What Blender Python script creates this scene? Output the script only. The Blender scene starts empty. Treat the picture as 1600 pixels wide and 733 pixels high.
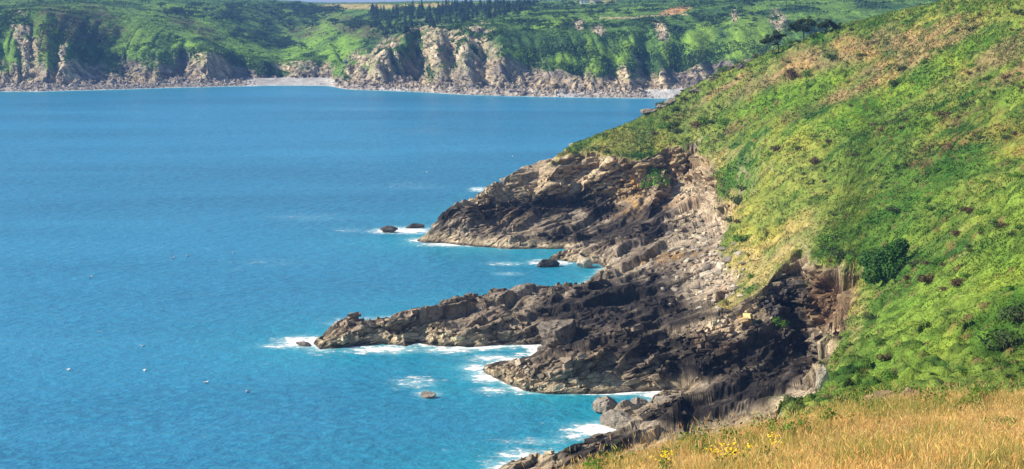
import bpy, math
import numpy as np
from mathutils import Vector, Matrix

rng = np.random.default_rng(11)
scene = bpy.context.scene
col = scene.collection

# ------------------------------------------------------------------ camera geometry
FPX, CAMZ, HORV = 2200.0, 70.0, -2.0
PITCH = math.atan((366.5 - HORV) / FPX)
cp, sp = math.cos(PITCH), math.sin(PITCH)

def ray(u, v):
    u = np.asarray(u, float); v = np.asarray(v, float)
    a = (366.5 - v) / FPX
    return (u - 800) / FPX, cp + a * sp, -sp + a * cp
def PY(u, v, Y):
    dx, dy, dz = ray(u, v); t = Y / dy
    return np.stack([t * dx, t * dy, CAMZ + t * dz], -1)
def PZ(u, v, z):
    dx, dy, dz = ray(u, v); t = (np.asarray(z, float) - CAMZ) / dz
    return np.stack([t * dx, t * dy, CAMZ + t * dz], -1)
def project(p):
    x = p[..., 0]; y = p[..., 1]; z = p[..., 2] - CAMZ
    f = y * cp - z * sp; up = y * sp + z * cp
    f = np.maximum(f, 1e-3)
    return 800 + FPX * x / f, 366.5 - FPX * up / f

# ------------------------------------------------------------------ noise
def hsh(ix, iy, iz, seed):
    n = (ix.astype(np.int64) * 374761393 + iy.astype(np.int64) * 668265263 +
         iz.astype(np.int64) * 2147483647 + seed * 1274126177) & 0xFFFFFFFF
    n = ((n ^ (n >> 13)) * 1274126177) & 0xFFFFFFFF
    n = ((n ^ (n >> 15)) * 2246822519) & 0xFFFFFFFF
    return ((n ^ (n >> 16)) & 0xFFFFFF) / float(0x1000000)
def vnoise(x, y, seed=0):
    ix = np.floor(x); iy = np.floor(y); fx = x - ix; fy = y - iy
    fx = fx * fx * fx * (fx * (fx * 6 - 15) + 10); fy = fy * fy * fy * (fy * (fy * 6 - 15) + 10)
    z = np.zeros_like(ix)
    a = hsh(ix, iy, z, seed); b = hsh(ix + 1, iy, z, seed)
    c = hsh(ix, iy + 1, z, seed); d = hsh(ix + 1, iy + 1, z, seed)
    return (a + (b - a) * fx) * (1 - fy) + (c + (d - c) * fx) * fy
def fbm(x, y, oct=4, seed=0, gain=0.5):
    s = 0; a = 1.0; t = 0
    for o in range(oct):
        s = s + a * (vnoise(x * 2 ** o + 17.3 * o, y * 2 ** o - 9.1 * o, seed + o) * 2 - 1); t += a; a *= gain
    return s / t
def facets(q, seed, tilt=0.6):
    """blocky faceted noise: every cell of a 3D Voronoi pattern is a tilted plane"""
    b = np.floor(q); best = np.full(q.shape[0], 1e9); val = np.zeros(q.shape[0]); edge = np.full(q.shape[0], 1e9)
    for i in (-1, 0, 1):
        for j in (-1, 0, 1):
            for k in (-1, 0, 1):
                cx = b[:, 0] + i; cy = b[:, 1] + j; cz = b[:, 2] + k
                h1 = hsh(cx, cy, cz, seed); h2 = hsh(cx, cy, cz, seed + 1); h3 = hsh(cx, cy, cz, seed + 2)
                dx = q[:, 0] - cx - h1; dy = q[:, 1] - cy - h2; dz = q[:, 2] - cz - h3
                d = dx * dx + dy * dy + dz * dz
                m = d < best
                r = hsh(cx, cy, cz, seed + 3)
                v = (r - 0.5) + tilt * (dx * (h2 - 0.5) * 2 + dy * (h3 - 0.5) * 2)
                edge = np.where(m, best, np.minimum(edge, d))
                best = np.where(m, d, best); val = np.where(m, v, val)
    return val, np.sqrt(edge) - np.sqrt(best)
def cells2(a, b, seed):
    """2D Voronoi: distance, centre (a, b) and random value of the nearest cell"""
    ia = np.floor(a); ib = np.floor(b); best = np.full(a.shape, 1e9); ca = np.zeros_like(a); cb = np.zeros_like(a); rv = np.zeros_like(a); z0 = np.zeros_like(ia)
    for i in (-1, 0, 1):
        for j in (-1, 0, 1):
            qa = ia + i; qb = ib + j
            pa = qa + hsh(qa, qb, z0, seed); pb = qb + hsh(qa, qb, z0, seed + 1)
            d = (a - pa) ** 2 + (b - pb) ** 2; m = d < best
            best = np.where(m, d, best); ca = np.where(m, pa, ca); cb = np.where(m, pb, cb); rv = np.where(m, hsh(qa, qb, z0, seed + 2), rv)
    return np.sqrt(best), ca, cb, rv
def smooth(a, b, x):
    t = np.clip((x - a) / (b - a), 0, 1); return t * t * (3 - 2 * t)
def blur(a, n, axis):
    if n < 1: return a
    k = np.hanning(2 * n + 3)[1:-1]; k /= k.sum()
    pad = [(0, 0)] * a.ndim; pad[axis] = (n, n)
    ap = np.pad(a, pad, mode='edge')
    out = np.zeros_like(a)
    for i, w in enumerate(k):
        sl = [slice(None)] * a.ndim; sl[axis] = slice(i, i + a.shape[axis]); out += w * ap[tuple(sl)]
    return out

# ------------------------------------------------------------------ thin plate spline
class TPS:
    def __init__(s, pts, lam=0.002):
        pts = np.array(pts, float); s.c = pts[:, :2] / 100; z = pts[:, 2]; n = len(pts)
        K = s.k(((s.c[:, None] - s.c[None]) ** 2).sum(-1)) + lam * np.eye(n)
        Pm = np.c_[np.ones(n), s.c]
        A = np.zeros((n + 3, n + 3)); A[:n, :n] = K; A[:n, n:] = Pm; A[n:, :n] = Pm.T
        s.w = np.linalg.solve(A, np.r_[z, 0, 0, 0])
    @staticmethod
    def k(r2): return 0.5 * r2 * np.log(r2 + 1e-9)
    def __call__(s, x, y):
        x = np.asarray(x, float); sh = x.shape; q = np.c_[x.ravel(), np.asarray(y, float).ravel()] / 100
        out = np.empty(len(q)); n = len(s.c)
        for i in range(0, len(q), 40000):
            qq = q[i:i + 40000]
            r2 = (qq[:, :1] - s.c[:, 0]) ** 2 + (qq[:, 1:] - s.c[:, 1]) ** 2
            out[i:i + 40000] = s.k(r2) @ s.w[:n] + s.w[n] + qq @ s.w[n + 1:]
        return out.reshape(sh)

def sdist(poly, x, y):
    """signed distance (positive inside) to a closed plan polygon"""
    sh = x.shape; x = x.ravel(); y = y.ravel(); best = np.full(x.shape, 1e18); ins = np.zeros(x.shape, bool)
    n = len(poly)
    for i in range(n):
        ax, ay = poly[i]; bx, by = poly[(i + 1) % n]
        ex, ey = bx - ax, by - ay; L = ex * ex + ey * ey + 1e-9
        t = np.clip(((x - ax) * ex + (y - ay) * ey) / L, 0, 1)
        d = (x - ax - t * ex) ** 2 + (y - ay - t * ey) ** 2
        best = np.minimum(best, d)
        c = (ay > y) != (by > y)
        ins ^= c & (x < (bx - ax) * (y - ay) / (by - ay + 1e-12) + ax)
    return np.where(ins, 1, -1).reshape(sh) * np.sqrt(best).reshape(sh)

# ------------------------------------------------------------------ helpers: objects, tags, meshes
def tag(o, label=None, cat=None, group=None, kind=None):
    if label: o['label'] = label
    if cat: o['category'] = cat
    if group: o['group'] = group
    if kind: o['kind'] = kind
    return o
def empty(name, loc=(0, 0, 0), rz=0.0):
    o = bpy.data.objects.new(name, None); col.objects.link(o); o.location = loc; o.rotation_euler[2] = rz
    o.empty_display_size = 0.2
    return o
def mesh_np(name, V, faces, mat, C=None, attrs=None, parent=None, smooth_sh=True):
    """faces: (n,k) int array, or list of such arrays"""
    if not isinstance(faces, list): faces = [faces]
    me = bpy.data.meshes.new(name)
    V = np.ascontiguousarray(V, np.float32)
    me.vertices.add(len(V)); me.vertices.foreach_set('co', V.ravel())
    loops = np.concatenate([f.ravel() for f in faces]).astype(np.int32)
    tot = np.concatenate([np.full(len(f), f.shape[1]) for f in faces])
    st = np.r_[0, np.cumsum(tot)[:-1]].astype(np.int32)
    me.loops.add(len(loops)); me.loops.foreach_set('vertex_index', loops)
    me.polygons.add(len(tot)); me.polygons.foreach_set('loop_start', st)
    me.polygons.foreach_set('use_smooth', np.full(len(tot), smooth_sh, bool))
    me.update(calc_edges=True)
    if C is not None:
        ca = me.color_attributes.new('Col', 'FLOAT_COLOR', 'POINT')
        ca.data.foreach_set('color', np.c_[C, np.ones(len(C))].astype(np.float32).ravel())
    for k, a in (attrs or {}).items():
        at = me.attributes.new(k, 'FLOAT', 'POINT'); at.data.foreach_set('value', np.asarray(a, np.float32).ravel())
    me.materials.append(mat)
    o = bpy.data.objects.new(name, me); col.objects.link(o)
    if parent: o.parent = parent
    return o
def grid_faces(nr, nc):
    i = np.arange(nr - 1)[:, None] * nc + np.arange(nc - 1)[None]
    return np.stack([i, i + 1, i + nc + 1, i + nc], -1).reshape(-1, 4)
def submesh(name, V, F, C, mat, attrs=None, smooth_sh=True):
    used = np.unique(F); m = np.full(len(V), -1); m[used] = np.arange(len(used))
    return mesh_np(name, V[used], m[F], mat, None if C is None else C[used],
                   {k: a[used] for k, a in (attrs or {}).items()}, smooth_sh=smooth_sh)
def mixc(a, b, t):
    return a * (1 - t[:, None]) + np.asarray(b) * t[:, None]

# ------------------------------------------------------------------ materials
def mat_new(name):
    m = bpy.data.materials.new(name); m.use_nodes = True
    nt = m.node_tree; return m, nt, nt.nodes['Principled BSDF']
def N(nt, t, **kw):
    n = nt.nodes.new(t)
    for k, v in kw.items(): setattr(n, k, v)
    return n
def mat_attr(name, rough=0.9, spec=0.2, n1=2.0, n2=14.0, amt=0.45, bump=0.4, bdist=0.15, translucent=0.0):
    """vertex 'Col' attribute broken up by two noise octaves, plus bump"""
    m, nt, b = mat_new(name); L = nt.links.new
    at = N(nt, 'ShaderNodeAttribute', attribute_name='Col')
    tc = N(nt, 'ShaderNodeTexCoord')
    a = N(nt, 'ShaderNodeTexNoise'); a.inputs['Scale'].default_value = n1; a.inputs['Detail'].default_value = 5
    c = N(nt, 'ShaderNodeTexNoise'); c.inputs['Scale'].default_value = n2; c.inputs['Detail'].default_value = 3
    L(tc.outputs['Object'], a.inputs['Vector']); L(tc.outputs['Object'], c.inputs['Vector'])
    ad = N(nt, 'ShaderNodeMath', operation='ADD'); L(a.outputs['Fac'], ad.inputs[0]); L(c.outputs['Fac'], ad.inputs[1])
    mr = N(nt, 'ShaderNodeMapRange'); mr.inputs[1].default_value = 0.6; mr.inputs[2].default_value = 1.4
    mr.inputs[3].default_value = 1 - amt; mr.inputs[4].default_value = 1 + amt; L(ad.outputs[0], mr.inputs[0])
    mx = N(nt, 'ShaderNodeMix', data_type='RGBA', blend_type='MULTIPLY'); mx.inputs[0].default_value = 1
    L(at.outputs['Color'], mx.inputs[6]); L(mr.outputs[0], mx.inputs[7])
    L(mx.outputs[2], b.inputs['Base Color'])
    b.inputs['Roughness'].default_value = rough; b.inputs['Specular IOR Level'].default_value = spec
    if bump:
        bp = N(nt, 'ShaderNodeBump'); bp.inputs['Strength'].default_value = bump; bp.inputs['Distance'].default_value = bdist
        L(ad.outputs[0], bp.inputs['Height']); L(bp.outputs[0], b.inputs['Normal'])
    if translucent:
        tr = N(nt, 'ShaderNodeBsdfTranslucent'); L(mx.outputs[2], tr.inputs['Color'])
        ms = N(nt, 'ShaderNodeMixShader'); ms.inputs[0].default_value = translucent
        L(b.outputs[0], ms.inputs[1]); L(tr.outputs[0], ms.inputs[2])
        L(ms.outputs[0], nt.nodes['Material Output'].inputs['Surface'])
    return m
def mat_plain(name, rgb, rough=0.8, amt=0.3, scale=8.0, bump=0.2, translucent=0.0, spec=0.2):
    m, nt, b = mat_new(name); L = nt.links.new
    tc = N(nt, 'ShaderNodeTexCoord'); a = N(nt, 'ShaderNodeTexNoise'); a.inputs['Scale'].default_value = scale
    a.inputs['Detail'].default_value = 5; L(tc.outputs['Object'], a.inputs['Vector'])
    cr = N(nt, 'ShaderNodeValToRGB'); e = cr.color_ramp.elements
    e[0].position = 0.3; e[1].position = 0.7
    e[0].color = tuple(c * (1 - amt) for c in rgb) + (1,); e[1].color = tuple(min(1, c * (1 + amt)) for c in rgb) + (1,)
    L(a.outputs['Fac'], cr.inputs[0]); L(cr.outputs[0], b.inputs['Base Color'])
    b.inputs['Roughness'].default_value = rough; b.inputs['Specular IOR Level'].default_value = spec
    if bump:
        bp = N(nt, 'ShaderNodeBump'); bp.inputs['Strength'].default_value = bump; bp.inputs['Distance'].default_value = 0.1
        L(a.outputs['Fac'], bp.inputs['Height']); L(bp.outputs[0], b.inputs['Normal'])
    if translucent:
        tr = N(nt, 'ShaderNodeBsdfTranslucent'); L(cr.outputs[0], tr.inputs['Color'])
        ms = N(nt, 'ShaderNodeMixShader'); ms.inputs[0].default_value = translucent
        L(b.outputs[0], ms.inputs[1]); L(tr.outputs[0], ms.inputs[2])
        L(ms.outputs[0], nt.nodes['Material Output'].inputs['Surface'])
    return m
M_rock = mat_attr('shore_rock', rough=0.9, spec=0.12, n1=0.9, n2=4.0, amt=0.6, bump=0.7, bdist=0.3)
M_hill = mat_attr('hill_turf', rough=1.0, spec=0.05, n1=0.6, n2=3.5, amt=0.45, bump=0.6, bdist=0.3)
M_leaf = mat_attr('foliage', rough=0.7, spec=0.15, n1=0.3, n2=2.0, amt=0.3, bump=0, translucent=0.25)
M_farrock = mat_attr('far_cliff', rough=0.95, spec=0.1, n1=0.12, n2=0.6, amt=0.6, bump=0.8, bdist=1.2)
M_grass = mat_attr('dry_grass', rough=0.7, spec=0.2, n1=0.7, n2=5.0, amt=0.25, bump=0, translucent=0.3)
M_bark = mat_plain('bark', (0.10, 0.075, 0.055), 0.9, 0.4, 3.0)
M_pine = mat_plain('pine_needles', (0.035, 0.055, 0.022), 0.7, 0.5, 0.8, 0, 0.15)
M_conifer = mat_plain('conifer_needles', (0.028, 0.055, 0.03), 0.8, 0.5, 0.3, 0, 0.1)
M_gorse = mat_plain('gorse_leaves', (0.05, 0.085, 0.022), 0.7, 0.5, 0.9, 0, 0.2)
M_heath = mat_plain('heather_leaves', (0.10, 0.062, 0.035), 0.8, 0.5, 0.9, 0, 0.15)
M_bracken = mat_plain('bracken_leaves', (0.09, 0.20, 0.022), 0.7, 0.45, 0.7, 0, 0.25)
M_thicket = mat_plain('thicket_leaves', (0.045, 0.125, 0.02), 0.7, 0.5, 0.6, 0, 0.2)
M_far_tree = mat_plain('far_tree_leaves', (0.05, 0.105, 0.028), 0.8, 0.5, 0.2, 0, 0.15)
M_bgrey = mat_plain('boulder_grey', (0.23, 0.20, 0.165), 0.85, 0.45, 1.1, 0.6)
M_bmid = mat_plain('boulder_brown', (0.15, 0.125, 0.10), 0.85, 0.6, 0.8, 0.8)
M_bbrown = mat_plain('outcrop_brown', (0.27, 0.20, 0.13), 0.9, 0.5, 1.5, 0.8)
M_bdark = mat_plain('boulder_dark', (0.085, 0.075, 0.068), 0.8, 0.5, 1.1, 0.6)
M_bpale = mat_plain('boulder_pale', (0.42, 0.37, 0.29), 0.85, 0.35, 1.3, 0.6)
M_white = mat_plain('white_render', (0.8, 0.78, 0.74), 0.8, 0.05, 2.0, 0)
M_slate = mat_plain('slate_roof', (0.10, 0.11, 0.13), 0.7, 0.2, 2.0, 0)
M_dark = mat_plain('dark_glass', (0.03, 0.035, 0.04), 0.3, 0.1, 2.0, 0)
M_yellow = mat_plain('yellow_petals', (0.85, 0.60, 0.02), 0.6, 0.15, 20.0, 0)
M_gull_w = mat_plain('white_feathers', (0.85, 0.85, 0.84), 0.7, 0.05, 10.0, 0)
M_gull_g = mat_plain('grey_feathers', (0.35, 0.37, 0.40), 0.7, 0.1, 10.0, 0)
M_beak = mat_plain('yellow_beak', (0.7, 0.4, 0.05), 0.5, 0.1, 10.0, 0)

# ------------------------------------------------------------------ NEAR HEADLAND: control points (u, v, distance) and (u, v, height)
hill = []
for u, v, Y in [(1000,184,475),(1060,152,480),(1100,127,480),(1160,100,478),(1215,77,472),(1300,50,455),(1400,30,432),(1500,14,404),(1600,4,374),(1720,-8,345),(1850,-20,310),
                (935,215,462),(870,250,447),
                (1200,300,362),(1200,200,402),(1100,190,445),(1050,200,456),(1300,150,402),(1300,250,346),(1300,330,306),(1250,365,287),(1400,150,376),(1400,250,316),(1400,330,276),(1380,400,246),
                (1500,100,366),(1500,200,311),(1500,300,256),(1600,100,341),(1600,200,286),(1600,262,250),(1200,250,382),(1150,250,402),(1160,320,372),
                (1600,282,204),(1500,362,204),(1400,442,214),(1345,470,225),(1450,480,186),(1550,450,171),(1600,400,176),(1600,500,151),(1500,560,149),(1400,560,156),(1350,540,173),
                (1335,450,238),(1316,520,200),(1290,575,172),(1245,635,122),(1200,660,95),(1600,600,128),(1450,602,132),(1330,602,140)]:
    hill.append(PY(u, v, Y))
for u, v, z in [(870,256,19),(950,250,20),(1000,252,20),(1040,245,21),(1090,238,23),(1120,290,17.5),(1142,335,11.5),(1130,400,10),(1163,442,10.5),(1106,498,8.5),(1150,470,11.5),(1180,455,13),(1200,430,16),(1250,393,20),(1300,422,20)]:
    hill.append(PZ(u, v, z))
hill = [tuple(p) for p in hill]
hill += [(35,90,40),(20,90,39),(60,100,47),(110,150,60),(110,200,58),(140,250,68),(160,330,72),(180,450,68),(100,80,62),(240,300,84),(200,200,82),(60,60,58),(0,60,48),(-30,60,40),
         (140,540,45),(60,540,18),(95,520,38),(40,500,18),(75,510,31),(180,540,55)]
HILL = TPS(hill, 0.004)

plat = [PZ(u, v, z) for u, v, z in [
    (660,370,1),(690,347,5.5),(740,320,9.5),(765,301,12.2),(800,285,14.3),(830,269,16.4),(750,352,3),(800,360,2.6),(850,350,3.4),(900,340,4),(950,335,5),(1000,345,6),(1040,350,7),(900,372,2.8),(980,380,3.5),(850,376,2.6),(750,374,2),
    (900,404,1.2),(960,378,5),(1000,388,5),(1050,380,6.5),(1100,370,8),(950,402,3),(980,415,2.5),(1030,402,5),
    (1050,430,5),(1100,430,6.5),(1140,430,8),(1100,400,7.5),(1130,365,9),(1070,460,5),(1150,465,8),
    (520,533,1.6),(600,522,3),(640,513,3.6),(700,505,3.5),(700,530,1.8),(760,490,4),(800,470,4.5),(816,454,6),(820,500,4),(870,515,3.8),(900,480,4.5),(950,460,4.5),(950,500,4.2),(1000,480,5),(1050,490,4.8),(890,540,1.8),
    (860,541,0.8),(950,522,3.2),
    (768,572,2),(800,575,4),(850,560,5.5),(900,550,6),(950,545,6.5),(1000,535,7),(1050,522,7.5),(1100,512,8.6),(1150,502,9.4),(1200,496,9.6),(1235,500,9),
    (1000,588,2.8),(1060,597,2),(1100,590,2.8),(1150,578,3),(1200,562,4),(1250,545,4.5),(1282,515,6.4),
    (1100,622,2.4),(1200,600,3.2),(1050,642,2),(1150,650,2.6),(1000,662,1.5),(1255,578,4.4),(900,712,1.2),(960,690,1.5)]]
plat = [tuple(p) for p in plat]
PLAT = TPS(plat, 0.0006)

def zy(u, v, z, push=0.0):
    p = PZ(u, v, z); return (float(p[0]), float(p[1]) + push)
LAND = [(60,620),(20,545),(2,480),(-14,432)]
LAND += [zy(648,376,0),zy(668,379,0),(zy(700,381,0)),zy(740,386,0),zy(800,389,0),zy(880,389,0),zy(906,391,0),zy(884,398,0),zy(862,406,0),zy(900,409,0),zy(940,413,0),zy(951,419,0),zy(945,426,0),zy(934,433,0),
         zy(920,437,2,2),zy(890,446,3,3),zy(825,453,3.5,3),zy(740,470,3,3),zy(650,488,2.5,3),zy(620,501,2,2),zy(560,515,1.5,2),zy(510,523,1,1),zy(492,536,0),
         zy(500,544,0),zy(560,541,0),zy(600,539,0),zy(640,541,0),zy(655,535,0),zy(690,540,0),zy(725,544,0),zy(790,541,0),zy(842,539,0),zy(850,546,0),
         zy(820,553,1.5,1),zy(775,558,1.5,1),zy(752,568,0.5),zy(748,576,0),zy(775,592,0),zy(820,612,0),zy(870,619,0),zy(960,614,0),(zy(1040,611,0)),zy(1078,611,0),zy(1070,618,0),zy(1025,628,0),zy(1002,642,0),zy(950,650,0),zy(948,664,0),zy(984,666,0),
         zy(985,676,0),zy(930,690,0),zy(880,708,0),zy(845,718,0),zy(800,730,0),zy(740,750,0),(-15,150),(-45,80),(-70,0),(-70,-80),(320,-80),(320,620)]
EDGE = [(320,620),(95,620),(45,545),(28,495)]
EDGE += [zy(862,252,19.5),zy(905,258,17),zy(950,249,20),zy(1000,251,20),zy(1040,243,21),zy(1090,236,23),zy(1113,262,21),zy(1122,300,16.5),zy(1143,335,11.5),zy(1129,400,10),zy(1160,438,10.5),zy(1150,460,10.5),zy(1104,498,8.5),zy(1150,480,11),
         zy(1192,447,15),zy(1250,392,20),zy(1298,420,20),zy(1335,438,21),zy(1319,515,22.5),zy(1294,573,25),zy(1249,632,34.3),tuple(PY(1190,662,95)[:2]),(-4,62),(-14,40),(-40,0),(-40,-80),(320,-80)]

# bedding slabs: crest lines that rise landward, gentle to the left, broken off on the right
RIDGES = [((880,404,0.2),(968,371,6.4),8,1.6),((945,432,0.2),(1045,391,6.5),6,1.6),((905,407,0.6),(985,386,4.6),3.5,1.4),
          ((560,538,0.4),(636,510,5.0),7,2.0),((690,535,0.3),(752,496,5.2),9,2.0),((652,376,0.2),(687,347,6.2),6,2.2),
          ((520,540,0.3),(570,519,3.0),5,1.5),((745,385,0.3),(790,362,3.6),6,1.6),((790,545,0.5),(850,505,4.8),7,1.8),
          ((765,588,0.5),(850,556,6.4),9,2.0),((880,612,0.8),(960,556,6.6),7,2.0),((965,611,0.8),(1040,545,7.4),7,2.0),
          ((1000,470,3.0),(1130,402,9.0),6,1.5),((1190,470,10.5),(1245,405,19.0),4,1.2),((810,345,4.0),(874,260,18.5),8,0.9),((872,335,4.0),(950,252,20),8,0.8),((925,335,4.0),(985,282,15.0),6,0.7),((1010,345,6.0),(1040,262,18.0),6,0.8),((1130,560,3.5),(1165,505,9.5),5,0.8),((1190,545,4.5),(1225,500,10),5,0.8),((1060,575,3.2),(1095,518,8.4),6,0.9),((1215,470,11),(1262,420,18),4,0.8)]
RID = []
for a, b, wl, wr in RIDGES:
    p = PZ(*a); q = PZ(*b); RID.append((p, q, wl, wr))

SK = np.array([0.66, 0.751, 0.0]); DIP = math.radians(24)
SE = np.array([0.751 * math.cos(DIP), -0.66 * math.cos(DIP), math.sin(DIP)])
SN = np.array([-0.751 * math.sin(DIP), 0.66 * math.sin(DIP), math.cos(DIP)])

def base_surface(x, y):
    """smooth land height; returns z, distance inside the waterline, distance inside the turf edge"""
    wx = fbm(x / 9, y / 9, 3, 31) ; wy = fbm(x / 9 + 50, y / 9, 3, 37)
    far = smooth(130, 190, y)
    lx = x + 1.6 * wx * far; ly = y + 1.6 * wy * far
    sl = sdist(LAND, lx, ly)
    ex = x + 1.5 * wx * far + 0.5 * fbm(x / 3, y / 3, 2, 41) * far
    ey = y + 1.5 * wy * far + 0.5 * fbm(x / 3 + 20, y / 3, 2, 43) * far
    se = sdist(EDGE, ex, ey)
    P = np.clip(PLAT(x, y), -4, 17)
    for p, q, wl, wr in RID:
        dx, dy = q[0] - p[0], q[1] - p[1]; L = math.hypot(dx, dy); dx /= L; dy /= L
        t = (x - p[0]) * dx + (y - p[1]) * dy; s = (x - p[0]) * dy - (y - p[1]) * dx      # s>0: right / near side
        s = s + 0.9 * wx
        zc = p[2] + (q[2] - p[2]) * np.clip(t / L, -0.15, 1.05)
        prof = zc - np.where(s > 0, s * 3.4 / wr, -s * 2.2 / wl)
        over = np.maximum(-t, t - L)
        prof = prof - np.maximum(over, 0) * 0.9
        P = np.maximum(P, np.where(np.abs(s) < wl * 2.2, prof, -5))
    shore = np.where(sl > 0, 0.15 + sl * 1.25, sl * 0.7)
    P = np.minimum(P, shore)
    Hh = HILL(x, y)
    w = 3.2 + 1.3 * wx
    t = np.clip((se + w) / w, 0, 1)
    Hc = np.maximum(Hh, P)
    prof = np.where(t < 1, t ** 1.5, 1)
    z = P + (Hc - P) * prof
    z = np.where(sl > 0, z, P)
    return z, sl, se

# adaptive rows along each azimuth column
S0, S1 = -0.165, 0.405
sf = np.concatenate([np.linspace(S0, 0.262, 960, endpoint=False), np.linspace(0.262, S1, 210)]); NC = len(sf)
NR = 1600
sc_ = np.linspace(S0, S1, 150); Yc = np.linspace(88, 545, 920)
XX, YY = np.meshgrid(sc_, Yc, indexing='ij'); XX = XX * YY
ZZ, SLc, SEc = base_surface(XX, YY)
dyv = np.diff(Yc)[None]; dz = np.diff(ZZ, axis=1)
dep = (CAMZ - ZZ[:, :-1]) / YY[:, :-1]
wgt = (np.abs(dz + dep * dyv) + 0.40 * np.abs(dz) + 0.085 * dyv) / YY[:, :-1]
wgt *= np.where(ZZ[:, :-1] < -1.0, 0.12, 1.0) * np.where(YY[:, :-1] > 490, 0.15, 1.0)
wgt = blur(blur(wgt, 4, 1), 3, 0)
cum = np.c_[np.zeros(len(sc_)), np.cumsum(wgt, 1)]; cum /= cum[:, -1:]
rows = np.linspace(0, 1, NR)
Yr = blur(np.array([np.interp(rows, cum[i], Yc) for i in range(len(sc_))]), 6, 0)
jf = (sf - S0) / (S1 - S0) * (len(sc_) - 1); j0 = np.minimum(jf.astype(int), len(sc_) - 2); fr = (jf - j0)[:, None]
Yg = (Yr[j0] * (1 - fr) + Yr[j0 + 1] * fr).T            # (NR, NC)
Xg = sf[None] * Yg
Zg, SL, SE_ = base_surface(Xg, Yg)
Yg0 = Yg.copy()
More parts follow.
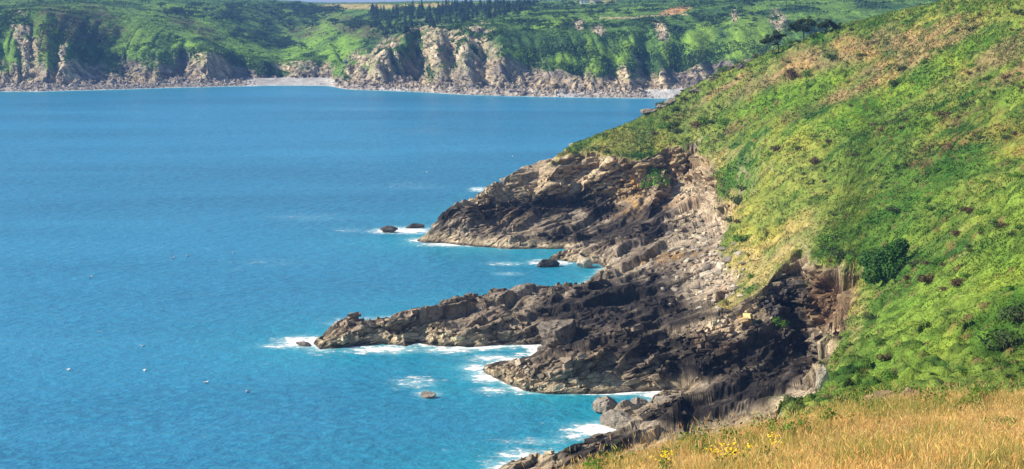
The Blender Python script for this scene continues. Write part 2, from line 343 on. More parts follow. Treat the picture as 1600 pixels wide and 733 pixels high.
# second pass: put the rows where each column is really steep
dy_ = np.diff(Yg, axis=0); dz_ = np.diff(Zg, axis=0); dep_ = (CAMZ - Zg[:-1]) / Yg[:-1]
wg_ = (np.abs(dz_ + dep_ * dy_) + 0.55 * np.abs(dz_) + 0.085 * dy_) / Yg[:-1]
wg_ *= np.where(Zg[:-1] < -1.0, 0.12, 1.0) * np.where(Yg[:-1] > 490, 0.15, 1.0)
wg_ = blur(blur(wg_, 4, 0), 6, 1); cm_ = np.concatenate([np.zeros((1, NC)), np.cumsum(wg_, 0)]); cm_ /= cm_[-1:]
Yg = np.stack([np.interp(rows, cm_[:, k], Yg[:, k]) for k in range(NC)], 1); YgA = blur(Yg0, 30, 1)
Yg = blur(blur(Yg, 16, 1), 14, 1)
def near_land(Yg, sfc_):
    global CC, CRK, F0, F1, F2, G, GREEN, NB, NC_, NF, Nf, Nn, P3, RC, TC, U, V, _, a2, amp, base_P, bed, blob, bx, by, cr, d1_, d2_, dark, disp, dsp, du, dv, e1, e2, e3, f1, f2, f3, flat, gnoise, grassw, land_k, lich, lump, m1_, m2_, mdn, ochre, paint, pale, q, r1_, r2_, rk, rockw, rust, se, shp, sl, tcx, ti, tj, tsk, up, x, y, z, zz_
    Xg = sfc_[None] * Yg
    Zg, SL, SE_ = base_surface(Xg, Yg)
    shp = Zg.shape
    # normals of the smooth surface
    G = np.stack([Xg, Yg, Zg], -1)
    ti = np.gradient(G, axis=0); tj = np.gradient(G, axis=1)
    Nn = np.cross(tj, ti); Nn /= np.linalg.norm(Nn, axis=-1, keepdims=True) + 1e-9
    Nn[Nn[..., 2] < 0] *= -1
    Nn = blur(blur(Nn, 3, 0), 3, 1); Nn /= np.linalg.norm(Nn, axis=-1, keepdims=True) + 1e-9

    P3 = G.reshape(-1, 3).copy(); Nf = Nn.reshape(-1, 3); sl = SL.ravel(); se = SE_.ravel()
    gnoise = fbm(P3[:, 0] / 2.2 + P3[:, 2] / 2.6, P3[:, 1] / 2.2 - P3[:, 2] / 3.1, 3, 71)
    grassw = smooth(-1.2, 0.9, se + 1.3 * gnoise)
    grassw *= smooth(-0.25, 0.3, Nf[:, 2] - 0.42 + 0.25 * gnoise)
    rockw = (1 - grassw) * smooth(-3, -0.5, P3[:, 2] + 1)
    rk = rockw > 0.02
    q = np.stack([P3[rk] @ SK, P3[rk] @ SE, P3[rk] @ SN], -1)
    q = q + 0.5 * np.stack([fbm(q[:, 0] / 4, q[:, 1] / 4, 2, 5), fbm(q[:, 1] / 4, q[:, 2] / 4, 2, 6), 0.5 * fbm(q[:, 0] / 4, q[:, 2] / 4, 2, 7)], -1)
    f1, e1 = facets(q / np.array([15.0, 6.5, 2.3]), 101)
    f2, e2 = facets(q / np.array([5.5, 2.6, 0.95]), 131)
    f3, e3 = facets(q / np.array([1.9, 1.1, 0.5]), 161)
    cr = smooth(0.0, 0.10, e2)
    up0 = np.clip(Nf[rk][:, 2], 0, 1)
    disp = (1.8 - 0.8 * smooth(0.5, 0.85, up0)) * f1 + (1.15 - 0.45 * smooth(0.5, 0.85, up0)) * f2 + 0.42 * f3 - 0.22 * (1 - cr)
    up = np.clip(Nf[rk][:, 2], 0, 1)
    amp = (2.1 - 1.4 * smooth(0.35, 0.8, up)) * rockw[rk] * smooth(-1.5, 2.2, P3[rk][:, 2] + 0.4) * (0.35 + 0.65 * smooth(0, 3.5, sl[rk]))
    # beds: each block keeps one bedding plane, so tops dip together and break off in steps on the right
    flat = smooth(0.5, 0.85, up); land_k = smooth(-0.3, 1.2, P3[rk][:, 2]) * rockw[rk] * smooth(0, 2.5, sl[rk])
    bx, by = P3[rk][:, 0].copy(), P3[rk][:, 1].copy()
    tcx = bx * 0.751 - by * 0.66 + 2.2 * fbm(bx / 8, by / 8, 3, 61); tsk = bx * 0.66 + by * 0.751
    bed = np.zeros(len(bx)); F0 = np.zeros(len(bx))
    for La, Lb, kk, sd_ in ((7.5, 24.0, 0.60, 611), (3.0, 11.0, 0.48, 641), (1.1, 3.0, 0.22, 671)):
        _, ca_, cb_, rv_ = cells2(tcx / La, tsk / Lb, sd_)
        bed += kk * (0.5 * (tcx - ca_ * La) + (rv_ - 0.5) * La * 0.55); F0 += (rv_ - 0.5)
    base_P = P3.copy()
    bedf = np.zeros(len(P3)); bedf[rk] = np.clip(bed, -2.0, 2.4) * flat * land_k * (0.6 + 0.4 * smooth(-0.3, 0.3, fbm(bx / 20, by / 20, 2, 63)))
    bedf = blur(blur(bedf.reshape(shp[0], shp[1]), 2, 0), 3, 1); P3[:, 2] += bedf.ravel()
    P3[rk] += Nf[rk] * (disp * amp * (1 - 0.25 * flat))[:, None]
    dsp = (P3 - base_P).reshape(shp[0], shp[1], 3); dsp = blur(blur(dsp, 1, 0), 1, 1); P3 = base_P + dsp.reshape(-1, 3)
    CRK = np.ones(len(P3)); CRK[rk] = (0.42 + 0.58 * smooth(0.0, 0.10, e2)) * (0.62 + 0.38 * smooth(0.0, 0.07, e1)) * (0.75 + 0.25 * smooth(0, 0.12, e3))
    F2 = np.zeros(len(P3)); F2[rk] = 0.7 * f2 + 0.35 * F0; F1 = np.zeros(len(P3)); F1[rk] = f1
    # turf lumps: bracken swells and shrub mounds
    x, y = P3[:, 0], P3[:, 1]
    lump = 0.5 * fbm(x / 11, y / 11, 3, 81) + 0.35 * np.abs(fbm(x / 4, y / 4, 3, 83)) + 0.25 * fbm(x / 1.3, y / 1.3, 2, 85)
    mdn = smooth(-0.25, 0.35, fbm(x / 18, y / 18, 3, 87))
    d1_, _, _, r1_ = cells2(x / 3.4 + 0.35 * fbm(x / 2, y / 2, 2, 88), y / 3.4, 711); d2_, _, _, r2_ = cells2(x / 1.5, y / 1.5, 721)
    m1_ = np.clip(1 - (d1_ / 0.62) ** 2, 0, 1) * (r1_ > 0.45); m2_ = np.clip(1 - (d2_ / 0.6) ** 2, 0, 1) * (r2_ > 0.4)
    P3[:, 2] += (lump * 1.2 + m1_ * (0.35 + 0.9 * mdn) + 0.35 * m2_) * grassw

    U, V = project(P3)
    def blob(cu, cv, ru, rv, ang=0.0, soft=0.5, nz=0.35, seed=0):
        a = math.radians(ang); du = U - cu; dv = V - cv
        a1 = (du * math.cos(a) + dv * math.sin(a)) / ru; a2 = (-du * math.sin(a) + dv * math.cos(a)) / rv
        d = np.sqrt(a1 * a1 + a2 * a2) + nz * NB
        return 1 - smooth(1 - soft, 1 + soft, d)
    zz_ = P3[:, 2] * (1 - 0.75 * grassw)
    NB = fbm(x / 6 + zz_ / 7, y / 6 - zz_ / 8, 4, 91)
    NC_ = fbm(x / 16, y / 16, 4, 93); NF = fbm(x / 1.6 + zz_ / 1.7, y / 1.6 - zz_ / 1.9, 3, 95)
    # --- rock colours
    z = P3[:, 2]
    RC = np.tile(np.array([0.235, 0.185, 0.135]), (len(P3), 1))
    RC = mixc(RC, (0.33, 0.275, 0.205), smooth(-0.1, 0.6, NB + 0.5 * NF))
    RC = mixc(RC, (0.46, 0.37, 0.245), smooth(3.4, 0.8, z + 1.1 * NB) * smooth(-0.3, 0.2, NC_ + 0.25))
    RC = mixc(RC, (0.43, 0.335, 0.215), smooth(6.5, 11, z + 1.5 * NB) * 0.85)
    dark = np.zeros(len(P3))  # black lichened rock, with the shade of the ledge fronts painted in
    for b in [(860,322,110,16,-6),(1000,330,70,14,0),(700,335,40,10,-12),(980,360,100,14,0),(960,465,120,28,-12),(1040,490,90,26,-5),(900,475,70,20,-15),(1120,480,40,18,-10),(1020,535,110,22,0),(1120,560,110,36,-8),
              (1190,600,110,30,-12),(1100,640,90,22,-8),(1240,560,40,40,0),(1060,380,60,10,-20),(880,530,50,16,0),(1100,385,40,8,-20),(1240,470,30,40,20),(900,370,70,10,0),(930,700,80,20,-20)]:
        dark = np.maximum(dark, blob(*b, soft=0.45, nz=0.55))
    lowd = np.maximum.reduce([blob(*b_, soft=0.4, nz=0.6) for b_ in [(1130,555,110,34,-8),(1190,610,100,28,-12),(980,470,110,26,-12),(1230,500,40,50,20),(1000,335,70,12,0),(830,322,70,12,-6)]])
    RC = mixc(RC, (0.05, 0.044, 0.041), lowd * 0.6)  # extra darkening of the black rock and the painted ledge-front shade
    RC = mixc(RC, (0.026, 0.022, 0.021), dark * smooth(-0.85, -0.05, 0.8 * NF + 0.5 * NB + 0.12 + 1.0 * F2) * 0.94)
    pale = np.zeros(len(P3))
    for b in [(1120,430,55,45,-35),(1100,330,38,60,-35),(1080,375,60,16,-15),(1130,385,20,40,20),(1240,630,60,22,-40),(1280,585,14,30,10),(1100,510,60,8,-15)]:
        pale = np.maximum(pale, blob(*b, soft=0.4, nz=0.4))
    RC = mixc(RC, (0.45, 0.365, 0.26), pale * smooth(-0.6, 0.2, NF + 0.3 + 0.5 * F2) * 0.9)
    ochre = np.zeros(len(P3))
    for b in [(985,290,28,40,-10),(1060,255,50,22,0),(1140,300,30,50,-20),(1000,262,40,12,0),(1335,480,8,40,5)]:
        ochre = np.maximum(ochre, blob(*b, soft=0.4, nz=0.5))
    RC = mixc(RC, (0.42, 0.30, 0.17), ochre * smooth(-0.5, 0.3, NF + 0.1) * 0.85)
    RC = mixc(RC, (0.17, 0.10, 0.055), blob(1290, 465, 32, 44, 0, 0.35, 0.4) * 0.9)  # brown cliff wall, its shade put into the colour
    RC = mixc(RC, (0.10, 0.09, 0.085), blob(1225, 460, 40, 36, -30, 0.35, 0.5) * smooth(-0.4, 0.3, NF) * 0.85)
    RC = mixc(RC, (0.25, 0.165, 0.095), blob(1325, 480, 24, 60, 12, 0.4, 0.4) * 0.8)
    lich = np.zeros(len(P3))
    for b in [(985,305,16,26,0),(1115,512,36,7,-20),(1150,500,30,7,-15),(1050,400,40,8,-10),(1090,235,30,6,0)]:
        lich = np.maximum(lich, blob(*b, soft=0.4, nz=0.7))
    RC = mixc(RC, (0.46, 0.24, 0.03), lich * smooth(0.0, 0.45, NF + 0.05) * 0.6)
    rust = smooth(0.25, 0.6, NC_ + 0.4 * NB) * smooth(4, 7, z)
    RC = mixc(RC, (0.30, 0.20, 0.12), rust * 0.5)
    RC = mixc(RC, (0.035, 0.034, 0.034), smooth(0.95, 0.2, z + 0.5 * NB + 0.3 * NF) * 0.8)
    RC *= (1 + 0.6 * np.clip(F2, -0.6, 0.8))[:, None] * CRK[:, None]
    # --- turf colours
    GREEN = np.array([0.125, 0.175, 0.03])
    TC = np.tile(GREEN, (len(P3), 1)) * (1 + 0.15 * NB[:, None])
    TC = mixc(TC, (0.20, 0.225, 0.045), smooth(-0.15, 0.4, NC_ + 0.3 * NF))
    TC = mixc(TC, (0.045, 0.105, 0.018), smooth(0.1, 0.45, NB - 0.2 * NC_))
    def paint(lst, rgb, k, lo=-0.8, hi=-0.05, seed=0):
        global TC
        m = np.zeros(len(P3))
        for b in lst: m = np.maximum(m, blob(*b, soft=0.5, nz=0.8))
        TC = mixc(TC, rgb, m * smooth(lo, hi, NF * 0.8 + NB * 0.5 + 0.1) * k)
    paint([(1300,88,110,26,-16),(1220,118,90,12,-27),(1430,62,90,18,-14),(1110,150,60,6,-30),(1380,110,80,22,-30),(1560,85,60,16,-28),(1600,110,50,10,-28),(1330,140,50,12,-30)], (0.27,0.195,0.085), 0.95)
    paint([(1260,100,60,14,-16),(1440,85,60,10,-25)], (0.31,0.22,0.095), 0.7, -0.2, 0.3)
    paint([(1500,85,90,12,-28),(1400,150,120,16,-28),(1230,150,110,20,-20),(1300,190,120,20,-25)], (0.12,0.21,0.022), 0.85)
    paint([(1230,290,60,90,35),(1200,340,40,70,35),(1270,330,30,70,35),(960,230,70,16,-15),(1040,215,60,20,-20)], (0.26,0.265,0.055), 0.8)
    paint([(1180,420,40,40,40),(1140,470,40,14,-35),(1230,390,50,20,-40),(1145,320,14,30,0),(1120,250,30,14,-30),(1340,500,12,40,10),(1330,470,14,30,5),(900,245,40,8,-15),(1250,350,30,14,-40)], (0.38,0.29,0.11), 0.85)
    paint([(1450,500,130,75,-35),(1400,570,90,30,-10),(1560,430,60,70,-40),(1480,100,30,8,-10),(1580,150,30,14,-20)], (0.165,0.240,0.034), 0.92, -0.6, 0.0)
    paint([(1590,320,50,40,-30),(1580,235,40,10,-20)], (0.165,0.24,0.034), 0.8, -0.5, 0.1)
    paint([(1570,205,50,26,-20),(1595,230,30,20,0)], (0.26,0.21,0.05), 0.6)
    paint([(1400,330,110,60,-30),(1450,260,100,50,-25),(1360,240,90,40,-30),(1160,280,30,30,-30)], (0.07,0.155,0.02), 0.6)
    paint([(1560,530,60,40,-10),(1580,480,30,30,0),(1440,420,60,18,-35)], (0.035,0.10,0.012), 0.8)
    paint([(1510,185,40,14,-20),(1440,255,30,10,-10),(1480,225,60,14,-15),(1240,180,40,8,-20),(1390,200,40,8,-20),(1150,200,40,8,-30)], (0.12,0.065,0.035), 0.8, -0.2, 0.25)
    paint([(1060,180,60,30,-25),(1000,215,60,16,-20)], (0.12,0.15,0.04), 0.7)
    TC = mixc(TC, (0.05, 0.095, 0.018), m1_ * (r1_ > 0.80) * 0.75)
    TC = mixc(TC, (0.17, 0.24, 0.035), m1_ * (r1_ > 0.55) * (r1_ < 0.68) * 0.35)
    TC = mixc(TC, (0.15, 0.085, 0.04), m2_ * (r2_ > 0.93) * 0.7)
    TC *= (1 + 0.2 * NF + 0.1 * fbm(x / 0.7, y / 0.7, 2, 97) + 0.2 * (r2_ - 0.5))[:, None]
    TC = mixc(TC, TC * np.array([1.28, 1.14, 1.05]), smooth(0.0, 0.45, fbm(x / 5 + 3, y / 24, 4, 741))); TC = mixc(TC, TC * np.array([0.74, 0.86, 0.8]), smooth(0.0, 0.4, fbm(x / 6 + 9, y / 22, 4, 751)))
    TC *= np.array([0.92, 0.96, 1.05]); TC = np.minimum(TC, np.array([0.36, 0.30, 0.12]))
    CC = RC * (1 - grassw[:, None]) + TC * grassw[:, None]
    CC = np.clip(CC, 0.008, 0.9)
    return P3, grassw, CC, TC, shp

ih = np.linspace(0, NR - 1, 1000); i0_ = np.minimum(ih.astype(int), NR - 2); f_ = (ih - i0_)[:, None]
sfh = np.concatenate([np.linspace(S0, S1, 900), np.linspace(S1 + 0.0012, 0.66, 180)]); Yh = YgA[i0_] * (1 - f_) + YgA[i0_ + 1] * f_
Yh = np.stack([np.interp(sfh, sf, Yh[k]) for k in range(len(Yh))])
HP3, Hgrass, HCC, HTC, hshp = near_land(Yh, sfh)          # turf: even rows
near_land(Yg, sf)                                          # rock: rows crowded onto the steep faces

FQ = grid_faces(NR, NC)
fz = P3[:, 2][FQ].max(1); keep = (fz > -1.2) & (P3[:, 1][FQ].min(1) > 90)
FQ = FQ[keep]
fg = grassw[FQ].mean(1) > 0.90
HQ = grid_faces(*hshp); HQ = HQ[(HP3[:, 2][HQ].max(1) > -1.2) & (HP3[:, 1][HQ].min(1) > 90) & (Hgrass[HQ].mean(1) > 0.45)]
fx = P3[FQ[:, 0]]
SEEDS = [('sea_cliff', 'ochre and grey sea cliff under the turf at the headland tip', (PZ(1000,290,12), PZ(900,290,12), PZ(1060,280,14), PZ(830,290,11))),
         ('rock_platform', 'dark rock platform at the foot of the headland tip', (PZ(850,345,4), PZ(700,365,3), PZ(940,355,4), PZ(780,380,1))),
         ('slab_ledge', 'tilted slab ledges with pale sunlit upper faces beside the small boulder cove', (PZ(940,395,4), PZ(1000,405,4), PZ(1060,375,6))),
         ('boulder_beach', 'pale boulder beach in the cove below the grassy tongue', (PZ(1110,425,7), PZ(1110,350,10), PZ(1070,450,5))),
         ('rock_ledge', 'long low rock ledge reaching farthest out into the sea', (PZ(560,530,1), PZ(680,515,3), PZ(780,495,4), PZ(880,500,4), PZ(980,480,4.5))),
         ('rock_ledge', 'blocky black-topped rock ledge with a dark wall behind the two boulders', (PZ(800,580,3), PZ(900,570,5), PZ(1000,560,5), PZ(1100,545,6), PZ(1180,525,7))),
         ('quarried_cliff', 'brown broken cliff below the dark green bush', (PZ(1230,450,15), PZ(1290,465,13), PZ(1250,500,9))),
         ('cove_rocks', 'black rock floor of the near cove above the dry grass', (PZ(1100,630,2), PZ(1200,600,3), PZ(1020,660,1), PZ(920,700,1), PZ(1270,575,5), PY(1240,640,110)))]
sp_, sid = [], []
for i, s in enumerate(SEEDS):
    for p in s[2]: sp_.append(p); sid.append(i)
sp_ = np.array(sp_); sid = np.array(sid)
rf = np.where(~fg)[0]; best = np.full(len(rf), 1e18); lab = np.zeros(len(rf), int)
for p, i in zip(sp_, sid):
    d = ((fx[rf][:, :2] - p[:2]) ** 2).sum(1) + 2.0 * (fx[rf][:, 2] - p[2]) ** 2
    m = d < best; best[m] = d[m]; lab[m] = i
terrain = []
o = submesh('grassy_headland', HP3, HQ, HCC, M_hill)
tag(o, 'steep grassy headland slope of bracken, gorse and dry turf above the rocks', 'headland', kind='structure'); terrain.append(o)
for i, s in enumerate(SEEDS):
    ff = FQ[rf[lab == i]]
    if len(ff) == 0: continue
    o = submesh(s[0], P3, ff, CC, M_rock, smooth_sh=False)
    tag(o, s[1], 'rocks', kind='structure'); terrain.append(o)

# broken blocks lying along the beds
pi_ = np.where((grassw < 0.3) & (P3[:, 2] > 0.7) & (P3[:, 2] < 16) & (P3[:, 1] > 130) & (P3[:, 1] < 450))[0]
pi_ = pi_[rng.integers(0, len(pi_), 18000)]
pi_ = pi_[fbm(P3[pi_, 0] / 7, P3[pi_, 1] / 7, 3, 851) + 0.22 * rng.normal(size=len(pi_)) + 0.22 * smooth(4.0, 8.0, P3[pi_, 2]) + 0.42 * smooth(0.72, 0.42, Nf[pi_, 2]) + 0.75 * np.maximum(blob(1110, 545, 42, 40, 0, 0.4, 0.3), blob(1312, 475, 22, 46, 10, 0.4, 0.3))[pi_] > 0.42]
nb_ = len(pi_); sc_b = 0.55 + 0.75 * rng.random(nb_) ** 2.2 * 2.0
dims = np.stack([rng.uniform(0.7, 1.9, nb_), rng.uniform(0.45, 1.1, nb_), rng.uniform(0.25, 0.65, nb_)], -1) * sc_b[:, None] * 0.42
cub = np.array([(-1, -1, -1), (1, -1, -1), (1, 1, -1), (-1, 1, -1), (-1, -1, 1), (1, -1, 1), (1, 1, 1), (-1, 1, 1)], float)
lc = cub[None] * (1 + rng.uniform(-0.45, 0.25, (nb_, 8, 3))) * dims[:, None]
yaw = rng.normal(0, 0.5, nb_); cy_, sy_2 = np.cos(yaw)[:, None], np.sin(yaw)[:, None]
ax = np.stack([SK, SE, SN])
l0 = lc[..., 0] * cy_ - lc[..., 1] * sy_2; l1 = lc[..., 0] * sy_2 + lc[..., 1] * cy_
tlt = rng.normal(0, 0.3, (nb_, 1)); l2 = lc[..., 2] + l1 * tlt
VB = l0[..., None] * ax[0] + l1[..., None] * ax[1] + l2[..., None] * ax[2] + P3[pi_][:, None] + np.array([0, 0, 0.12])
cf_ = np.array([(0, 3, 2, 1), (4, 5, 6, 7), (0, 1, 5, 4), (1, 2, 6, 5), (2, 3, 7, 6), (3, 0, 4, 7)])
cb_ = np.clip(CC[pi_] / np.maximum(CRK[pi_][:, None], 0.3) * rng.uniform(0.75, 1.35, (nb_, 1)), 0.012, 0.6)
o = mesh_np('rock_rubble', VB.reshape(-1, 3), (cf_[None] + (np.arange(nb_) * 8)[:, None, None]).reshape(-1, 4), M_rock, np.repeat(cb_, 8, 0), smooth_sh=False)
tag(o, 'broken blocks and slabs strewn over the rock ledges', 'rubble', kind='stuff')

# ------------------------------------------------------------------ generic foliage builders
def tufts(name, pos, size, colr, k, mat, spread=0.8, wid=0.45, up=1.0, jit=0.3):
    n = len(pos); p = np.repeat(pos, k, 0); s = np.repeat(size, k) * rng.uniform(0.55, 1.25, n * k)
    c = np.repeat(colr, k, 0) * rng.uniform(0.9, 1.1, (n * k, 1))
    az = rng.uniform(0, 2 * np.pi, n * k); sprd = spread * rng.uniform(0.2, 1, n * k)
    d = np.stack([np.cos(az) * sprd, np.sin(az) * sprd, np.full(n * k, up)], -1); d /= np.linalg.norm(d, axis=1, keepdims=True)
    r = rng.normal(size=(n * k, 3)); wv = np.cross(d, r); wv /= np.linalg.norm(wv, axis=1, keepdims=True) + 1e-9
    b = p + rng.normal(size=(n * k, 3)) * (s * jit)[:, None] * np.array([1, 1, 0.15])
    hw = (s * wid * 0.5)[:, None]
    Vt = np.stack([b - wv * hw * 0.6, b + wv * hw * 0.6, b + d * s[:, None] * 0.6 + wv * hw, b + d * s[:, None], b + d * s[:, None] * 0.55 - wv * hw], 1).reshape(-1, 3)
    Fp = np.arange(n * k * 5).reshape(-1, 5)
    return mesh_np(name, Vt, Fp, mat, np.repeat(c, 5, 0), smooth_sh=False)
def leaf_cloud(n, centers, radii, size, squash=1.0, shell=0.55):
    """n leaf quads scattered through ellipsoid clumps: returns verts, faces"""
    k = rng.choice(len(centers), n, p=radii ** 2 / (radii ** 2).sum())
    d = rng.normal(size=(n, 3)); d /= np.linalg.norm(d, axis=1, keepdims=True)
    rr = rng.uniform(shell, 1.0, n) ** 0.6
    p = centers[k] + d * (radii[k] * rr)[:, None] * np.array([1, 1, squash])
    nrm = d * 0.8 + rng.normal(size=(n, 3)) * 0.5 + np.array([0, 0, 0.4]); nrm /= np.linalg.norm(nrm, axis=1, keepdims=True)
    t1 = np.cross(nrm, rng.normal(size=(n, 3))); t1 /= np.linalg.norm(t1, axis=1, keepdims=True); t2 = np.cross(nrm, t1)
    s = size * rng.uniform(0.6, 1.3, (n, 1))
    Vt = np.stack([p - t1 * s * 0.5, p - t2 * s * 0.3 + nrm * s * 0.1, p + t1 * s * 0.5, p + t2 * s * 0.3], 1).reshape(-1, 3)
    return Vt, np.arange(4 * n).reshape(-1, 4)
def tube(pts, rad, seg=7):
    pts = np.array(pts, float); n = len(pts); Vt = []
    for i in range(n):
        t = pts[min(i + 1, n - 1)] - pts[max(i - 1, 0)]; t /= np.linalg.norm(t) + 1e-9
        a = np.cross(t, [0.3, 0.9, 0.1]); a /= np.linalg.norm(a) + 1e-9; b = np.cross(t, a)
        an = np.arange(seg) / seg * 2 * np.pi
        Vt.append(pts[i] + rad[i] * (np.cos(an)[:, None] * a + np.sin(an)[:, None] * b))
    Vt = np.concatenate(Vt); F = []
    for i in range(n - 1):
        for k in range(seg): F.append((i * seg + k, i * seg + (k + 1) % seg, (i + 1) * seg + (k + 1) % seg, (i + 1) * seg + k))
    return Vt, np.array(F)
def join(parts):
    Vs, Fs, o = [], [], 0
    for v, f in parts: Vs.append(v); Fs.append(f + o); o += len(v)
    return np.concatenate(Vs), np.concatenate(Fs)
def copy_thing(src, loc, rz, scale=1.0, label=None):
    c = src.copy(); col.objects.link(c); c.location = loc; c.rotation_euler[2] = rz
    c.scale = (scale,) * 3 if np.isscalar(scale) else scale
    if label: c['label'] = label
    for ch in list(src.children):
        d = ch.copy(); col.objects.link(d); d.parent = c
        for g in list(ch.children):
            e = g.copy(); col.objects.link(e); e.parent = d
    return c

# ------------------------------------------------------------------ ground cover on the headland (stuff)
HR, HC = hshp; Pgrid = HP3.reshape(HR, HC, 3); Cgrid = HTC.reshape(HR, HC, 3); Ggrid = Hgrass.reshape(HR, HC)
def sample_grid(n):
    i = rng.uniform(0, HR - 1.001, n); j = rng.uniform(0, HC - 1.001, n)
    i0 = i.astype(int); j0 = j.astype(int); fi = (i - i0)[:, None]; fj = (j - j0)[:, None]
    L_ = lambda A: A[i0, j0] * (1 - fi) * (1 - fj) + A[i0 + 1, j0] * fi * (1 - fj) + A[i0, j0 + 1] * (1 - fi) * fj + A[i0 + 1, j0 + 1] * fi * fj
    return L_(Pgrid), L_(Cgrid), Ggrid[i0, j0]
p, c, g = sample_grid(500000)
m = (g > 0.45 + 0.4 * rng.random(len(g))) & (p[:, 1] > 100) & (p[:, 1] < 500)
p, c = p[m], c[m]
tn = fbm(p[:, 0] / 7, p[:, 1] / 7, 3, 201)
sz = np.clip(p[:, 1] * 0.0013, 0.2, 0.6) * (1 + 0.5 * tn)
o = tufts('bracken_cover', p - np.array([0, 0, 0.08]), sz, np.clip(c * 1.12, 0.01, 0.8), 2, M_leaf, spread=1.0, wid=0.5, up=0.9)
tag(o, 'low bracken, turf and heath covering the whole headland slope', 'ground cover', kind='stuff')

bpy.context.view_layer.update()
def hit(u, v, objs=None, tries=10):
    for t_ in range(tries):
        dx, dy, dz = ray(u, v + 2 * t_); d = Vector((float(dx), float(dy), float(dz))); best = None
        for ob in (objs or terrain):
            ok, loc, nor, _ = ob.ray_cast(Vector((0, 0, CAMZ)), d)
            if ok and (best is None or loc.y < best[0].y): best = (loc.copy(), nor.copy())
        if best: return best
    return None

# ------------------------------------------------------------------ FAR COAST
#  u: shore v, base(v,dY), A(v,dY), B, C, D, E
FT = [(-90,144,(130,25),(62,65),(20,120),(14,180),(10,260),(5,420)),(0,143,(130,25),(70,60),(22,110),(15,170),(10,260),(5,420)),(60,143,(130,25),(70,60),(18,110),(12,170),(9,260),(5,420)),
      (130,141,(126,25),(75,60),(26,130),(16,180),(10,260),(5,420)),(190,139.5,(126,25),(85,60),(46,120),(25,190),(14,280),(5,440)),(260,137,(124,25),(82,55),(52,110),(35,180),(18,290),(6,460)),
      (310,136,(122,25),(78,55),(62,90),(45,180),(22,320),(7,500)),(350,135,(122,30),(86,55),(78,80),(52,200),(25,360),(7,540)),(400,134,(122,40),(96,60),(87,90),(65,230),(32,400),(7,580)),
      (440,133.5,(121,50),(101,70),(91,110),(78,260),(45,420),(9,640)),(480,133.5,(121,50),(98,70),(88,110),(78,220),(50,380),(10,640)),(515,134,(122,45),(98,60),(85,100),(62,200),(42,330),(11,640)),
      (538,139,(130,12),(110,25),(104,40),(108,80),(60,220),(11,640)),(560,140,(128,16),(99,32),(92,50),(99,90),(47,260),(11,640)),(600,141.5,(128,20),(82,40),(68,60),(80,115),(36,280),(10,640)),
      (640,143,(130,20),(74,40),(47,70),(58,120),(30,300),(8,640)),(665,144,(131,20),(68,40),(41,75),(47,130),(25,320),(7,640)),(720,147.5,(132,22),(72,45),(44,80),(40,110),(28,330),(7,640)),
      (780,149.5,(135,20),(80,45),(50,85),(34,140),(20,330),(6,640)),(850,151,(138,15),(98,35),(60,80),(28,180),(14,350),(5,640)),(950,152.5,(140,15),(105,35),(50,90),(22,200),(12,350),(4,640)),
      (1030,153.5,(138,22),(105,45),(48,100),(20,200),(8,330),(2,600)),(1100,155,(136,25),(100,50),(50,100),(15,190),(4,300),(-2,560)),(1200,157,(140,20),(95,50),(45,100),(10,190),(-2,300),(-10,520)),
      (1350,160,(142,20),(90,50),(45,100),(10,190),(-5,300),(-18,500)),(1700,164,(144,20),(90,50),(42,100),(10,190),(-8,300),(-25,500))]
fu = np.array([r[0] for r in FT], float)
ncf = 1250; uu = np.linspace(-85, 1690, ncf)
def icol(vals): return blur(np.interp(uu, fu, vals)[None], 8, 1)[0]
vs = icol([r[1] for r in FT])
shoreP = PZ(uu, vs, 0.0); Ysh = shoreP[:, 1]
kz = [np.full(ncf, -3.0), np.zeros(ncf)]; ky = [Ysh - 14, Ysh]
for k in range(2, 8):
    vk = icol([r[k][0] for r in FT]); dk = icol([r[k][1] for r in FT])
    kz.append(PY(uu, vk, Ysh + dk)[:, 2]); ky.append(Ysh + dk)
kz[-1] = kz[-1] + 2.2 + 3.0 * smooth(500, 440, uu); kz.append(kz[-1] - 1.0); ky.append(ky[-1] + 1500)
kz = np.array(kz); ky = np.array(ky)
cnt = [6, 22, 90, 70, 45, 50, 40, 14]
par = np.concatenate([k + np.arange(c) / c for k, c in enumerate(cnt)] + [[8.0]])
nrf = len(par); k0 = np.minimum(par.astype(int), 7); ft = (par - k0)[:, None]
FYc = ky[k0] * (1 - ft) + ky[k0 + 1] * ft; FZc = kz[k0] * (1 - ft) + kz[k0 + 1] * ft
FYb = blur(FYc, 9, 0); FZb = blur(FZc, 9, 0); wb = smooth(2.0, 2.6, par)[:, None]
FYc = FYc * (1 - wb) + FYb * wb; FZc = FZc * (1 - wb) + FZb * wb
sX = (uu - 800) / FPX
FXc = sX[None] * (FYc * cp - (FZc - CAMZ) * sp)
# buttresses and gullies
RIB = [(22,22,-14),(52,14,16),(72,12,-10),(105,26,-26),(150,20,14),(190,22,24),(235,22,-16),(285,22,22),(325,18,-18),(372,22,18),(410,14,-8),(445,10,8),(470,12,-8),(500,10,8),
       (592,16,-22),(655,16,30),(684,12,-20),(706,9,16),(726,14,-14),(755,12,10),(780,16,-12),(812,10,8),(835,14,12),(868,18,-12),(905,14,14),(930,14,-10),(958,12,12),(985,14,-14),(1010,12,14),(1035,14,-14),(1062,12,16),(1085,16,-10),(1115,16,14),(1150,20,-14),(1190,20,16),(1230,26,-14),(1280,30,14)]
rib = np.zeros(ncf)
for a, w, d in RIB: rib += d * (0.8 if a < 800 else 0.5) * (1 + 0.5 * math.sin(a * 7.1)) * np.exp(-((uu - a) / w) ** 2)
kw = np.interp(par, [0, 1, 1.4, 2, 2.6, 3, 3.6, 4.2, 5, 8], [0, 0.0, 0.1, 0.55, 1, 1, 0.75, 0.4, 0.1, 0])[:, None]
